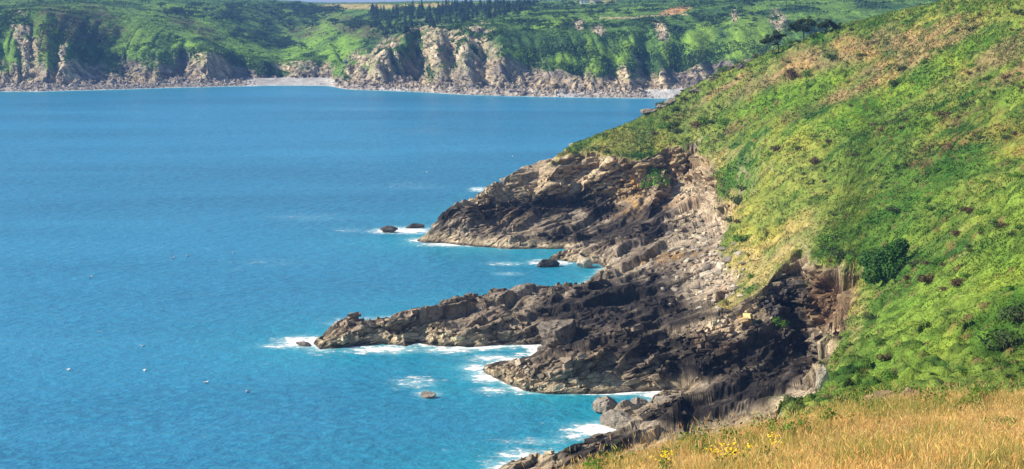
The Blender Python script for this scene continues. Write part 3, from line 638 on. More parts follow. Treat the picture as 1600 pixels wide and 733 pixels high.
lean = FXc + 0.35 * FZc
nrb = 13 * fbm(lean / 30, FYc * 0 + FZc / 45, 4, 301) + 6.0 * (1 - 2 * np.abs(fbm(lean / 9, FZc / 40, 2, 303)))
FYd = FYc + kw * (rib[None] + nrb)
FG = np.stack([sX[None] * (FYd * cp - (FZc - CAMZ) * sp), FYd, FZc], -1)
ti = np.gradient(FG, axis=0); tj = np.gradient(FG, axis=1)
FN = np.cross(tj, ti); FN /= np.linalg.norm(FN, axis=-1, keepdims=True) + 1e-9; FN[FN[..., 1] > 0.3] *= 1
FN[FN[..., 2] < 0] *= -1
FP = FG.reshape(-1, 3).copy(); FNf = FN.reshape(-1, 3)
parv = np.repeat(par, ncf); uv_ = np.tile(uu, nrf)
U, V = project(FG.reshape(-1, 3)); x, y, z = FP.T
NB = fbm(x / 28 + 0.3 * z / 28, y / 28, 4, 311); NF = fbm(x / 7 + z / 15, y / 9 + z / 14, 3, 313); NC_ = fbm(x / 80, y / 80, 4, 315)
beach = np.maximum.reduce([((U > 385) & (U < 522) & (parv > 0.9) & (parv < 1.96)).astype(float), ((U > 1008) & (U < 1180) & (parv > 0.9) & (parv < 1.9)).astype(float), ((U > 870) & (U < 905) & (parv > 0.9) & (parv < 1.5)).astype(float), ((U > 590) & (U < 640) & (parv > 0.9) & (parv < 1.3)).astype(float)])
def fb(lst, soft=0.45, nz=0.55):
    m = np.zeros(len(FP))
    for b in lst: m = np.maximum(m, blob(*b, soft=soft, nz=nz))
    return m
low = 1 - smooth(2.2, 2.75, parv + 0.55 * NB + 0.3 * NF - 0.25 * smooth(700, 780, U) + 0.15 * ((U > 400) & (U < 540)))
bare = fb([(470,106,50,10,0),(330,105,34,20,0),(600,92,22,34,25),(680,82,34,42,-5),(735,78,38,32,10),(760,108,40,18,0),(45,85,14,60,-14),(110,112,24,18,0),(28,60,7,42,-14),(45,85,5,40,-14),(95,95,6,28,12),(312,100,10,24,-10),(335,105,9,24,-8),(462,106,10,12,0),(487,108,14,10,0),(560,103,18,26,35),(600,80,10,20,35),(592,100,10,32,15),(678,85,17,42,-5),(715,75,24,26,0),(745,60,22,24,20),(735,95,14,28,-10),(790,120,30,16,0),
           (1215,32,13,16,-20),(1033,45,10,18,-25),(1000,112,8,24,-12),(905,40,8,8,0),(935,48,12,8,30),(975,115,14,12,0),(1092,112,14,10,0),(1148,25,5,10,0),(1040,120,12,14,0)])
slope = smooth(0.72, 0.45, FNf[:, 2])
rockf = np.clip(np.maximum(low, bare * smooth(-0.35, 0.2, NF + 0.5 * NB + 0.15)), 0, 1)
vegf = (1 - rockf) * (1 - beach)
# rock crags on the bare parts
mk = rockf > 0.05
qq = np.stack([FP[mk][:, 0] * 0.9 + 0.4 * FP[mk][:, 2], FP[mk][:, 1], FP[mk][:, 2] * 0.55 - 0.3 * FP[mk][:, 0]], -1)
a1, _ = facets(qq / np.array([9.0, 9.0, 22.0]), 401); a2, _ = facets(qq / np.array([3.2, 3.2, 8.0]), 431)
dd = (2.6 * a1 + 2.2 * a2) * rockf[mk] * smooth(0.9, 2.0, parv[mk]) * (1 - beach[mk])
FP[mk] += FNf[mk] * dd[:, None]; FP[mk, 2] += (1.6 * np.abs(a2) * (1 - beach[mk]) * smooth(2.2, 1.4, parv[mk]) * (parv[mk] > 1.05))
FA = np.zeros(len(FP)); FA[mk] = a2
FP[:, 2] += vegf * (1.3 * np.abs(NF) + 1.2 * np.abs(fbm(x / 16, y / 16, 3, 317))) * smooth(1.9, 2.3, parv)
RCf = np.tile(np.array([0.225, 0.19, 0.15]), (len(FP), 1))
RCf = mixc(RCf, (0.35, 0.28, 0.185), smooth(-0.2, 0.5, NB + NF * 0.4))
RCf = mixc(RCf, (0.10, 0.085, 0.08), smooth(0.0, 0.5, -NB + 0.4 * NF) * 0.8)
RCf = mixc(RCf, (0.46, 0.38, 0.25), bare * smooth(-0.3, 0.4, NF + 0.2) * 0.75)
RCf = mixc(RCf, (0.33, 0.29, 0.25), smooth(1.9, 1.3, parv) * 0.7)
RCf *= (1 + 0.6 * np.clip(FA, -0.6, 0.8))[:, None]
TCf = np.tile(np.array([0.072, 0.145, 0.028]), (len(FP), 1))
TCf = mixc(TCf, (0.040, 0.088, 0.022), smooth(0.0, 0.4, NB + 0.3 * NF))
TCf = mixc(TCf, (0.125, 0.22, 0.035), smooth(0.0, 0.4, NC_ - 0.3 * NB) * 0.8)
TCf = mixc(TCf, (0.155, 0.275, 0.035), fb([(350,62,70,16,25),(400,75,60,12,20),(480,70,60,14,-35),(360,60,60,12,30),(330,40,60,8,25),(430,85,40,7,10),(490,65,50,8,-38),(450,95,30,4,0),(290,68,40,4,20),(500,45,40,5,-35),(860,38,25,6,-10),(280,12,60,6,5),(560,95,40,10,20),(300,30,70,12,10),(530,75,40,16,-20)]) * 0.95)
TCf = mixc(TCf, (0.16, 0.26, 0.03), fb([(935,100,14,26,25),(970,95,10,30,30),(1040,80,8,32,-5),(800,95,26,12,0),(880,100,16,16,0),(1095,60,30,20,-20),(1170,60,40,40,-20),(920,75,6,20,0),(95,75,8,26,15),(690,95,8,30,-10),(330,95,18,20,0)]) * 0.7)
TCf = mixc(TCf, (0.085, 0.065, 0.04), fb([(110,40,60,24,25),(60,60,30,30,20),(160,30,40,14,35),(560,45,50,14,15),(480,50,30,10,0),(300,40,50,10,25)]) * smooth(-0.2, 0.3, NF + 0.2) * 0.75)
TCf = mixc(TCf, (0.42, 0.34, 0.13), fb([(560,11,75,4,0),(690,9,50,3,0),(930,4,30,2,0)], 0.3, 0.1) * 0.9)
TCf = mixc(TCf, (0.40, 0.23, 0.10), fb([(1053,19,24,5,-12)], 0.3, 0.2) * 0.9)
pth = np.exp(-((V - np.interp(U, [935, 980, 1020, 1080], [29, 29.5, 26, 24])) / 1.2) ** 2) * (U > 935) * (U < 1075) * (parv > 3)
pth = np.maximum(pth, np.exp(-((V - np.interp(U, [540, 600, 640, 680], [104, 75, 50, 38])) / 1.6) ** 2) * (U > 575) * (U < 668) * (parv > 3.0) * (parv < 4.2))
TCf = mixc(TCf, (0.42, 0.33, 0.20), np.clip(pth, 0, 1) * 0.85)
TCf *= (1 + 0.3 * NF)[:, None]
CF = RCf * rockf[:, None] + TCf * (1 - rockf[:, None])
CF = np.where(beach[:, None] > 0.5, np.array([0.40, 0.385, 0.365]) * (1 + 0.15 * NF[:, None]), CF)
CF = np.clip(CF, 0.008, 0.9)
FF = grid_faces(nrf, ncf)
bf = beach[FF].mean(1) > 0.5
far = submesh('far_coast', FP, FF[~bf], CF, M_farrock, smooth_sh=False); tag(far, 'far coast across the bay with green slopes over bare cliffs', 'coast', kind='structure')
fbeach = submesh('pebble_beach', FP, FF[bf], CF, M_farrock); tag(fbeach, 'grey pebble beaches at the foot of the far cliffs', 'beach', kind='structure')
bpy.context.view_layer.update()
farobjs = [far, fbeach]
# scrub on the far slopes
FPg = FP.reshape(nrf, ncf, 3); TCg = TCf.reshape(nrf, ncf, 3); VGg = vegf.reshape(nrf, ncf)
n = 120000; i = rng.uniform(0, nrf - 16.0, n); j = rng.uniform(0, ncf - 1.001, n); i0 = i.astype(int); j0 = j.astype(int)
fi = (i - i0)[:, None]; fj = (j - j0)[:, None]
pf = FPg[i0, j0] * (1 - fi) * (1 - fj) + FPg[i0 + 1, j0] * fi * (1 - fj) + FPg[i0, j0 + 1] * (1 - fi) * fj + FPg[i0 + 1, j0 + 1] * fi * fj
smooth_grass = (TCg[i0, j0, 1] > 0.155) & (par[i0] > 3.6)
mm = (VGg[i0, j0] > 0.5) & (par[i0] > 2.0) & ((~smooth_grass) | (rng.random(n) < 0.25))
pf = pf[mm]; cf = TCg[i0, j0][mm]
shr = fbm(pf[:, 0] / 14, pf[:, 1] / 14, 3, 331)
o = tufts('scrub', pf - np.array([0, 0, 0.5]), np.clip(1.3 + 1.7 * shr, 0.5, 3.2), np.clip(cf * (1.1 - 0.5 * shr)[:, None], 0.01, 0.6), 3, M_leaf, spread=1.1, wid=0.75, up=0.9, jit=0.4)
tag(o, 'dense green scrub over the far slopes', 'scrub', kind='stuff')

# ------------------------------------------------------------------ FOREGROUND KNOLL
fore = [PY(u, v, Y) for u, v, Y in [(600,890,26),(700,850,30),(820,772,34),(950,738,38),(1080,710,42),(1180,690,46),(1240,672,50),(1300,652,52),(1400,644,53),(1500,643,54),(1600,641,55),(1720,636,56)]]
crest = [tuple(p) for p in fore]
fpts = list(crest)
for X, Y, Z in crest:
    fpts.append((X * 1.12, Y + 9, Z - 4.6)); fpts.append((X * 1.25, Y + 20, Z - 11.5)); fpts.append((X * 1.4, Y + 34, Z - 20))
for u, v, Y in [(700,850,30),(820,772,34),(950,738,38),(1080,710,42),(1180,690,46),(1300,652,52),(1400,644,53),(1500,643,54),(1600,641,55),(1720,636,56)]:
    fpts.append(tuple(PY(u, v + 24, Y * 0.74))); fpts.append(tuple(PY(u, v + 72, Y * 0.5)))
fpts += [(0, 0, 68.3), (10, 0, 68.6), (-10, 0, 66.5), (-18, 5, 62), (-14, 18, 57), (25, 20, 66.0), (30, 40, 60.5)]
FORE = TPS(fpts, 0.0005)
nfs, nfy = 420, 300
ss = np.linspace(-0.42, 0.85, nfs); yy = 4 + 80 * np.linspace(0, 1, nfy) ** 1.15
SX, SY = np.meshgrid(ss, yy); FXX = SX * SY
FZZ = FORE(FXX, SY)
PF3 = np.stack([FXX, SY, FZZ], -1).reshape(-1, 3)
x, y = PF3[:, 0], PF3[:, 1]
PF3[:, 2] += 0.12 * fbm(x / 1.2, y / 1.2, 3, 501) + 0.05 * fbm(x / 0.3, y / 0.3, 2, 503)
U, V = project(PF3); NB = fbm(x / 2.5, y / 2.5, 4, 505); NF = fbm(x / 0.6, y / 0.6, 3, 507)
DC = np.tile(np.array([0.42, 0.27, 0.09]), (len(PF3), 1))
DC = mixc(DC, (0.16, 0.16, 0.035), smooth(0.0, 0.4, NB))
DC *= (1 + 0.4 * NF)[:, None]
kn = mesh_np('grassy_knoll', PF3, grid_faces(nfy, nfs), M_hill, np.clip(DC, 0.01, 0.8))
tag(kn, 'near knoll of dry straw-coloured grass at the bottom right', 'knoll', kind='structure')
def fore_z(x, y): return FORE(np.asarray(x, float), np.asarray(y, float))

# grass blades
def blades(name, n, hmean, straw, width, head_frac, ymin, ymax, slo, shi, dens=None):
    s_ = rng.uniform(slo, shi, n); Yb = np.sqrt(rng.uniform(0, 1, n) * (ymax ** 2 - ymin ** 2) + ymin ** 2)
    X = s_ * Yb; Z = fore_z(X, Yb)
    nb = fbm(X / 2.2, Yb / 2.2, 3, 521); nb2 = fbm(X / 0.7, Yb / 0.7, 2, 523)
    k = rng.random(n) < np.clip(0.7 + 1.1 * nb2 + 0.5 * nb, 0.06, 1)
    X, Yb, Z, nb, nb2 = X[k], Yb[k], Z[k], nb[k], nb2[k]; n = len(X)
    h = hmean * rng.uniform(0.35, 1.35, n) * (1 + 0.7 * nb + 0.5 * nb2)
    az = rng.normal(0.4, 1.7, n); ln = np.minimum(np.abs(rng.normal(0.2, 0.24, n)), 0.6)
    d1 = np.stack([np.cos(az) * ln, np.sin(az) * ln, np.ones(n)], -1); d2 = np.stack([np.cos(az) * ln * 2.6, np.sin(az) * ln * 2.6, np.ones(n) * 0.9], -1)
    b = np.stack([X, Yb, Z - 0.03], -1); mp = b + d1 * (h * 0.55)[:, None]; tp = mp + d2 * (h * 0.45)[:, None]
    wa = rng.uniform(0, np.pi, n); w = np.stack([np.cos(wa), np.sin(wa) * 0.5, 0 * wa], -1) * (width * rng.uniform(0.6, 1.3, n))[:, None]
    Vt = np.stack([b - w, b + w, mp + w * 0.8, tp, mp - w * 0.8], 1)
    ib_ = np.arange(n)[:, None] * 5; F5 = ib_ + np.array([0, 1, 2, 4]); F3 = ib_ + np.array([2, 3, 4])
    gmix = smooth(0.08, 0.5, nb + 0.35 * nb2 + rng.normal(0, 0.12, n))
    c = mixc(np.tile(np.array(straw), (n, 1)), (0.24, 0.30, 0.045), gmix * 0.75)
    red = smooth(0.0, 0.5, fbm(X / 3.1 + 9, Yb / 3.1, 3, 527)); c = mixc(c, (0.46, 0.23, 0.08), red * (1 - gmix) * 0.35)
    c = c * rng.uniform(0.65, 1.3, (n, 1))
    Vs = [Vt.reshape(-1, 3)]; Fs = [F5, F3]; Cs = [np.repeat(c, 5, 0)]; off = n * 5
    hd = np.where(rng.random(n) < head_frac * (1 - 0.7 * gmix))[0]
    if len(hd):
        t = tp[hd]; dd_ = d2[hd] / np.linalg.norm(d2[hd], axis=1, keepdims=True); hl = (h[hd] * 0.2 + 0.04)[:, None]
        for rot in (0, 1):
            wv = np.cross(dd_, np.array([0.2, 1.0, 0.1]) if rot == 0 else np.array([1.0, 0.2, 0.1])); wv /= np.linalg.norm(wv, axis=1, keepdims=True); hw = width * 1.5
            Vh = np.stack([t - dd_ * hl * 0.5, t + wv * hw, t + dd_ * hl * 0.6, t - wv * hw], 1)
            Vs.append(Vh.reshape(-1, 3)); Fs.append(np.arange(len(hd) * 4).reshape(-1, 4) + off); off += len(hd) * 4
            Cs.append(np.repeat(np.clip(c[hd] * np.array([1.25, 1.1, 1.0]), 0, 0.8), 4, 0))
    return mesh_np(name, np.concatenate(Vs), Fs, M_grass, np.concatenate(Cs), smooth_sh=False)
o = blades('dry_grass', 430000, 0.34, (0.70, 0.49, 0.20), 0.0048, 0.28, 15, 63, -0.17, 0.60)
tag(o, 'dense dry golden grass on the near knoll', 'grass', kind='stuff')
o = blades('seeding_grass', 20000, 0.56, (0.68, 0.49, 0.25), 0.0055, 0.9, 24, 62, -0.15, 0.58)
tag(o, 'taller seed-headed grass stems standing along the knoll edge', 'grass stems', kind='stuff')

# ------------------------------------------------------------------ SEA
sy = np.concatenate([np.linspace(60, 190, 30), np.linspace(192, 470, 420), np.linspace(474, 1250, 230), np.geomspace(1270, 9000, 30)])
sxs = np.concatenate([np.linspace(-3, -0.40, 20), np.linspace(-0.39, 0.40, 520), np.linspace(0.45, 3, 20)])
SXX, SYY = np.meshgrid(sxs, sy); WX = SXX * SYY
shp_s = WX.shape
sdn = -sdist(LAND, WX.ravel(), SYY.ravel())
Uw, Vw = project(np.stack([WX.ravel(), SYY.ravel(), np.zeros(WX.size)], -1))
ysh_w = np.interp(Uw, uu, Ysh); sdf = np.abs(ysh_w - SYY.ravel())
sdn = np.clip(sdn, -5, 200)
fvar = np.clip(0.55 + 1.3 * fbm(WX.ravel() / 14, SYY.ravel() / 14, 3, 801), 0.05, 1.3)
foam = fvar * (np.exp(-np.maximum(sdn, 0) / 1.8) * 0.7 + 0.55 * np.exp(-np.maximum(sdn, 0) / 5.5))
foam = np.maximum(foam, np.exp(-sdf / 6.0) * 0.85)
def wblob(u, v, ru, rv): return np.exp(-(((Uw - u) / ru) ** 2 + ((Vw - v) / rv) ** 2))
for u, v, ru, rv, k in [(475,535,34,8,1.0),(440,541,34,4,.62),(600,546,60,6,.8),(700,546,45,6,.75),(670,536,18,6,.9),(765,588,30,9,.95),(745,575,26,7,.75),(770,560,40,6,.7),(648,598,34,9,.5),(668,616,20,6,.62),(880,540,40,7,.66),(770,610,26,6,.6),
                    (940,672,46,10,.98),(900,680,30,8,.6),(820,712,40,9,.72),(845,716,20,6,.8),(960,614,60,4,.8),(1030,617,36,5,.85),(985,640,40,5,.75),(640,360,38,5,.85),(600,361,24,4,.72),(720,381,60,4,.85),(860,410,34,4,.78),(955,421,20,5,.85),(790,412,30,3,.5),(750,296,16,3,.8),(700,378,40,3,.8),(560,500,40,4,.5),(795,428,26,3,.45),(535,506,30,3,.5),(620,497,40,4,.55),(480,340,60,7,.25),(545,360,30,4,.3),(640,290,60,7,.22),(660,205,50,6,.2),(560,170,70,6,.18),(430,410,70,9,.2),(840,690,60,6,.42)]:
    foam = np.maximum(foam, 1.2 * k * wblob(u, v, ru * 1.25, rv * 1.3))
shal = np.clip(0.85 * np.exp(-np.maximum(sdn, 0) / 13.0) + 0.5 * np.exp(-sdf / 30.0), 0, 1)
for u, v, ru, rv, k in [(700,605,70,20,.6),(660,600,60,14,.5),(880,695,60,16,.7),(820,600,60,20,.5),(900,540,60,8,.6),(640,552,60,8,.6),(870,410,60,10,.5)]:
    shal = np.maximum(shal, k * wblob(u, v, ru, rv))
SP3 = np.stack([WX, SYY, np.zeros(shp_s)], -1).reshape(-1, 3)
ms, nt, b = mat_new('sea_water'); L = nt.links.new
tc = N(nt, 'ShaderNodeTexCoord')
def wnoise(scale, sxyz, detail, rot=0.0, rough=0.5):
    mp = N(nt, 'ShaderNodeMapping'); mp.inputs['Scale'].default_value = sxyz; mp.inputs['Rotation'].default_value = (0, 0, rot)
    L(tc.outputs['Object'], mp.inputs['Vector']); t = N(nt, 'ShaderNodeTexNoise'); t.inputs['Scale'].default_value = scale
    t.inputs['Detail'].default_value = detail; t.inputs['Roughness'].default_value = rough; L(mp.outputs[0], t.inputs['Vector']); return t
def mth(op, a, c=None, clamp=False):
    n_ = N(nt, 'ShaderNodeMath', operation=op); n_.use_clamp = clamp
    for k, v_ in enumerate((a, c)):
        if v_ is None: continue
        if isinstance(v_, (int, float)): n_.inputs[k].default_value = v_
        else: L(v_, n_.inputs[k])
    return n_.outputs[0]
def mrange(x_, a, c, d=0.0, e=1.0):
    n_ = N(nt, 'ShaderNodeMapRange'); n_.interpolation_type = 'SMOOTHSTEP'; L(x_, n_.inputs[0])
    for k, v_ in zip((1, 2, 3, 4), (a, c, d, e)): n_.inputs[k].default_value = v_
    return n_.outputs[0]
def mixrgb(f_, a, c):
    n_ = N(nt, 'ShaderNodeMix', data_type='RGBA'); L(f_, n_.inputs[0])
    for k, v_ in ((6, a), (7, c)):
        if isinstance(v_, tuple): n_.inputs[k].default_value = v_ + (1,)
        else: L(v_, n_.inputs[k])
    return n_.outputs[2]
w1 = wnoise(0.16, (0.75, 1, 1), 5, 0.5, 0.6); w2 = wnoise(0.6, (0.7, 1, 1), 5, 0.3, 0.6); w3 = wnoise(2.2, (0.7, 1, 1), 3, 0.3); wp = wnoise(0.010, (0.35, 1, 1), 5, 0.3, 0.6)
height = mth('ADD', mth('MULTIPLY', w1.outputs[0], 1.6), mth('ADD', mth('MULTIPLY', w2.outputs[0], 0.8), mth('MULTIPLY', w3.outputs[0], 0.22)))
fa = N(nt, 'ShaderNodeAttribute', attribute_name='foam'); sa = N(nt, 'ShaderNodeAttribute', attribute_name='shallow')
fn1 = wnoise(0.75, (0.6, 1, 1), 8, 0.0, 0.72); fn2 = wnoise(0.16, (0.5, 1, 1), 3, 0.3)
fsum = mth('ADD', fa.outputs['Fac'], mth('ADD', mth('MULTIPLY', mth('SUBTRACT', fn1.outputs[0], 0.5), 3.2), mth('MULTIPLY', mth('SUBTRACT', fn2.outputs[0], 0.5), 1.0)))
wcap = mth('MULTIPLY', mrange(mth('ADD', w2.outputs[0], mth('MULTIPLY', wp.outputs[0], 0.55)), 1.0, 1.08), 0.35)
fmask = mrange(fsum, 0.50, 0.86)
c1 = mixrgb(mrange(wp.outputs[0], 0.35, 0.68), (0.012, 0.125, 0.250), (0.024, 0.200, 0.375))
wl = wnoise(0.02, (0.16, 1, 1), 5, -0.25, 0.6)
c1 = mixrgb(mth('MULTIPLY', mrange(wl.outputs[0], 0.48, 0.72), 0.45), c1, (0.045, 0.26, 0.45))
c1b = mixrgb(mrange(w2.outputs[0], 0.40, 0.72), c1, (0.030, 0.245, 0.405))
c2 = mixrgb(mth('MULTIPLY', sa.outputs['Fac'], 0.85), c1b, (0.015, 0.315, 0.385))
aer = mth('MULTIPLY', mrange(mth('ADD', fa.outputs['Fac'], mth('MULTIPLY', mth('SUBTRACT', fn1.outputs[0], 0.5), 1.0)), 0.12, 0.85), 0.6)
c2 = mixrgb(aer, c2, (0.40, 0.66, 0.70))
c3 = mixrgb(mth('MAXIMUM', fmask, wcap), c2, (0.85, 0.87, 0.87))
L(c3, b.inputs['Base Color'])
b.inputs['IOR'].default_value = 1.33; b.inputs['Specular IOR Level'].default_value = 0.5
L(mrange(fmask, 0, 1, 0.34, 0.9), b.inputs['Roughness'])
bp = N(nt, 'ShaderNodeBump'); bp.inputs['Strength'].default_value = 0.65; bp.inputs['Distance'].default_value = 1.0
L(mth('ADD', height, mth('MULTIPLY', fmask, 0.25)), bp.inputs['Height']); L(bp.outputs[0], b.inputs['Normal'])
sea = mesh_np('sea', SP3, grid_faces(*shp_s), ms, attrs={'foam': foam, 'shallow': shal})
tag(sea, 'blue bay water turning turquoise with white foam along the rocks', 'sea', kind='structure')
exec_after = True

# ------------------------------------------------------------------ ROCKS AS THINGS
import bmesh
def rock_mesh(name, sx, sy_, sz_, mat, seed, planes=10, sub=5):
    r = np.random.default_rng(seed)
    bm = bmesh.new(); bmesh.ops.create_icosphere(bm, subdivisions=sub, radius=1)
    me = bpy.data.meshes.new(name); bm.to_mesh(me); bm.free()
    d = np.empty(len(me.vertices) * 3); me.vertices.foreach_get('co', d); d = d.reshape(-1, 3)
    n_ = r.normal(size=(planes, 3)); n_ /= np.linalg.norm(n_, axis=1, keepdims=True); h = r.uniform(0.62, 1.0, planes)
    dt = d @ n_.T; rr = np.where(dt > 0.05, h / np.maximum(dt, 0.05), 9).min(1); rr = np.minimum(rr, 1.25)
    f_, _ = facets(d * 3.1 + seed, seed, 0.5); rr = rr + 0.13 * f_ + 0.05 * facets(d * 8.3 + seed, seed + 5, 0.5)[0]
    p_ = d * rr[:, None] * np.array([sx, sy_, sz_]) * 0.5
    me.vertices.foreach_set('co', p_.ravel()); me.update()
    me.polygons.foreach_set('use_smooth', np.zeros(len(me.polygons), bool)); me.materials.append(mat)
    return me
def place_rock(name, u, v, wpx, hpx, mat, label, seed, z=None, depth=0.8, rz=None, sink=0.15, Y=None, group=None, cat='boulder', at=None):
    if at is not None: loc = Vector(at)
    elif z is not None: loc = Vector(PZ(u, v, z))
    elif Y is not None: loc = Vector(PY(u, v, Y))
    else: loc = hit(u, v)[0]
    k = loc.y / FPX
    w, h = wpx * k, hpx * k
    me = rock_mesh(name, w, w * depth, h * 1.25, mat, seed)
    o = bpy.data.objects.new(name, me); col.objects.link(o)
    o.location = loc + Vector((0, 0, h * (0.5 - sink))); o.rotation_euler[2] = (seed * 1.7) % 0.8 - 0.4 if rz is None else rz
    tag(o, label, cat, group)
    return o
place_rock('boulder', 873, 536, 62, 40, M_bmid, 'large angular grey boulder standing on the long rock ledge', 3)
place_rock('sea_rock', 607, 363, 24, 9, M_bdark, 'small dark rock in foam left of the headland tip', 5, z=0, depth=0.5)
place_rock('sea_rock', 648, 356, 26, 8, M_bdark, 'dark rock right against the headland tip, half awash', 8, z=0, depth=0.5)
place_rock('sea_rock', 853, 417, 36, 11, M_bdark, 'flat dark rock awash off the tilted slabs', 7, z=0, depth=0.5)
place_rock('sea_rock', 669, 621, 20, 10, M_bgrey, 'lone tiny rock in open water ringed by foam', 9, z=0, depth=0.7)
place_rock('sea_rock', 474, 540, 24, 7, M_bgrey, 'low rock in white foam off the end of the long ledge', 12, z=0, depth=0.6)
place_rock('boulder', 951, 643, 42, 24, M_bgrey, 'rounded grey boulder in the water before the blocky ledge', 13, z=0)
place_rock('boulder', 999, 640, 30, 20, M_bgrey, 'pointed boulder in the water, right of the rounded one', 14, z=0)
place_rock('boulder', 976, 643, 40, 11, M_bdark, 'low dark rock lying between the two water boulders', 15, z=0, depth=0.5)
place_rock('boulder', 972, 668, 66, 26, M_bgrey, 'pale flat-faced rock standing above the white surf', 17, z=0, depth=0.6)
place_rock('boulder', 1048, 636, 44, 22, M_bgrey, 'blocky rock on the edge of the near cove', 18, z=0.8)
place_rock('boulder', 849, 549, 16, 9, M_bgrey, 'small rock in the inlet between the two ledges', 19, z=0)
place_rock('boulder', 915, 418, 24, 14, M_bpale, 'pale knobbly rock at the water line between the slabs', 20, z=0)
place_rock('rock_knob', 816, 462, 40, 16, M_bgrey, 'knob of rock on the skyline of the long ledge', 21, depth=0.5)
place_rock('pale_rock', 1282, 608, 22, 40, M_bpale, 'tall whitish rock on the lip of the near cove', 22, depth=0.5, cat='rock')
place_rock('rim_rock', 1236, 645, 34, 20, M_bbrown, 'broken brownish rock on the rim above the black cove floor', 23, Y=112, cat='rock')
place_rock('rim_rock', 1202, 668, 34, 22, M_bbrown, 'lowest brownish rock of the rim behind the tall grass', 25, Y=96, cat='rock')
for k, (u, v, w, h) in enumerate([(1385, 640, 46, 34), (1420, 642, 40, 30), (1358, 638, 28, 22), (1448, 636, 26, 20)]):
    pk = PY(u, v, 50.5)
    place_rock('outcrop_rock', u, v, w, h, M_bbrown, ['largest brown rock of the outcrop in the dry grass', 'second largest outcrop rock in the dry grass, beside the largest', 'small outcrop rock at the left end, in the dry grass', 'small outcrop rock at the right end, in the dry grass'][k], 30 + k, at=(pk[0], pk[1], float(fore_z(pk[0], pk[1])) - 0.05), cat='rock', group='rocks of the outcrop in the dry grass')
for k, (u, v, w, h, lb) in enumerate([(1158, 107, 20, 15, 'dark rounded crag on the headland skyline'), (1142, 108, 16, 10, 'small crag touching the dark rounded crag on the skyline'), (1115, 124, 24, 12, 'grey crag on the skyline below the dark rounded one'), (1172, 96, 18, 7, 'brownish low crag just above the dark rounded one'), (1085, 143, 22, 10, 'pale crag halfway down the skyline of the headland'), (1050, 160, 30, 12, 'long pale crag low on the skyline'), (1015, 176, 30, 14, 'lowest pale crag on the skyline, just above the sea'), (1035, 168, 20, 10, 'pale crag between the two lowest skyline crags'), (1088, 232, 10, 9, 'single whitish stone in turf above the ochre cliff')]):
    place_rock('crag', u, v, w * 0.8, h * 0.62, M_bdark if k < 2 else M_bgrey, lb, 50 + k, cat='crag', sink=0.3)
# boulders on the cove beach
protos = [rock_mesh('beach_boulder', 1, 0.8, 0.62, m_, 70 + k, sub=2) for k, m_ in enumerate([M_bpale, M_bpale, M_bpale, M_bgrey, M_bgrey])]
cnt_b = 0
for k in range(700):
    u, v = rng.uniform(1000, 1170), rng.uniform(335, 500)
    w_ = math.exp(-(((u - 1105) / 42) ** 2 + ((v - 415) / 50) ** 2)) if v < 500 else 0
    if rng.random() > w_ or cnt_b >= 230: continue
    h_ = hit(u, v)
    if h_ is None or h_[0].z > 13 or h_[0].z < 1.5: continue
    o = bpy.data.objects.new('beach_boulder', protos[rng.integers(5)]); col.objects.link(o)
    s_ = rng.uniform(0.7, 1.5) if rng.random() < 0.85 else rng.uniform(1.6, 2.8)
    o.scale = (s_ * rng.uniform(0.8, 1.4), s_, s_ * rng.uniform(0.7, 1.1)); o.location = h_[0] + Vector((0, 0, 0.12 * s_)); o.rotation_euler = (rng.uniform(-.4, .4), rng.uniform(-.4, .4), rng.uniform(0, 6.28))
    tag(o, 'loose pale or grey boulder lying in the boulder beach of the cove', 'boulder', 'boulders of the cove beach'); cnt_b += 1
# shore rocks of the far coast: one mass
rv, rf_ = [], []
ico = rock_mesh('tmp', 1, 0.8, 0.7, M_bgrey, 99, sub=1); iv = np.array([v_.co for v_ in ico.vertices]); ifc = np.array([list(p_.vertices) for p_ in ico.polygons]); bpy.data.meshes.remove(ico)
nR = 2600; iu = rng.integers(0, ncf, nR); ip = rng.uniform(0.95, 2.0, nR); ok = ~(((uu[iu] > 400) & (uu[iu] < 520)) | ((uu[iu] > 1020) & (uu[iu] < 1180))) | (rng.random(nR) < 0.05)
iu, ip = iu[ok], ip[ok]; irow = np.searchsorted(par, ip); ctr = FPg[irow, iu]; nR = len(ctr)
szr = rng.uniform(0.6, 1.9, nR) * np.where(rng.random(nR) < 0.1, 2.2, 1)
ang = rng.uniform(0, 6.28, nR); ca, sa_ = np.cos(ang)[:, None], np.sin(ang)[:, None]
vx = (iv[:, 0][None] * ca - iv[:, 1][None] * sa_) * szr[:, None] * 1.5; vy = (iv[:, 0][None] * sa_ + iv[:, 1][None] * ca) * szr[:, None]; vz = iv[:, 2][None] * szr[:, None] * 1.3
Vr = np.stack([vx, vy, vz], -1) + ctr[:, None] + np.array([0, 0, 0.2]); Fr = (ifc[None] + (np.arange(nR) * len(iv))[:, None, None]).reshape(-1, 3)
crk = np.clip(np.array([0.24, 0.21, 0.185]) * rng.uniform(0.4, 1.5, (nR, 1)), 0.02, 0.6)
o = mesh_np('shore_rubble', Vr.reshape(-1, 3), Fr, M_farrock, np.repeat(crk, len(iv), 0), smooth_sh=False); tag(o, 'rubble of fallen rocks along the far waterline', 'rubble', kind='stuff')

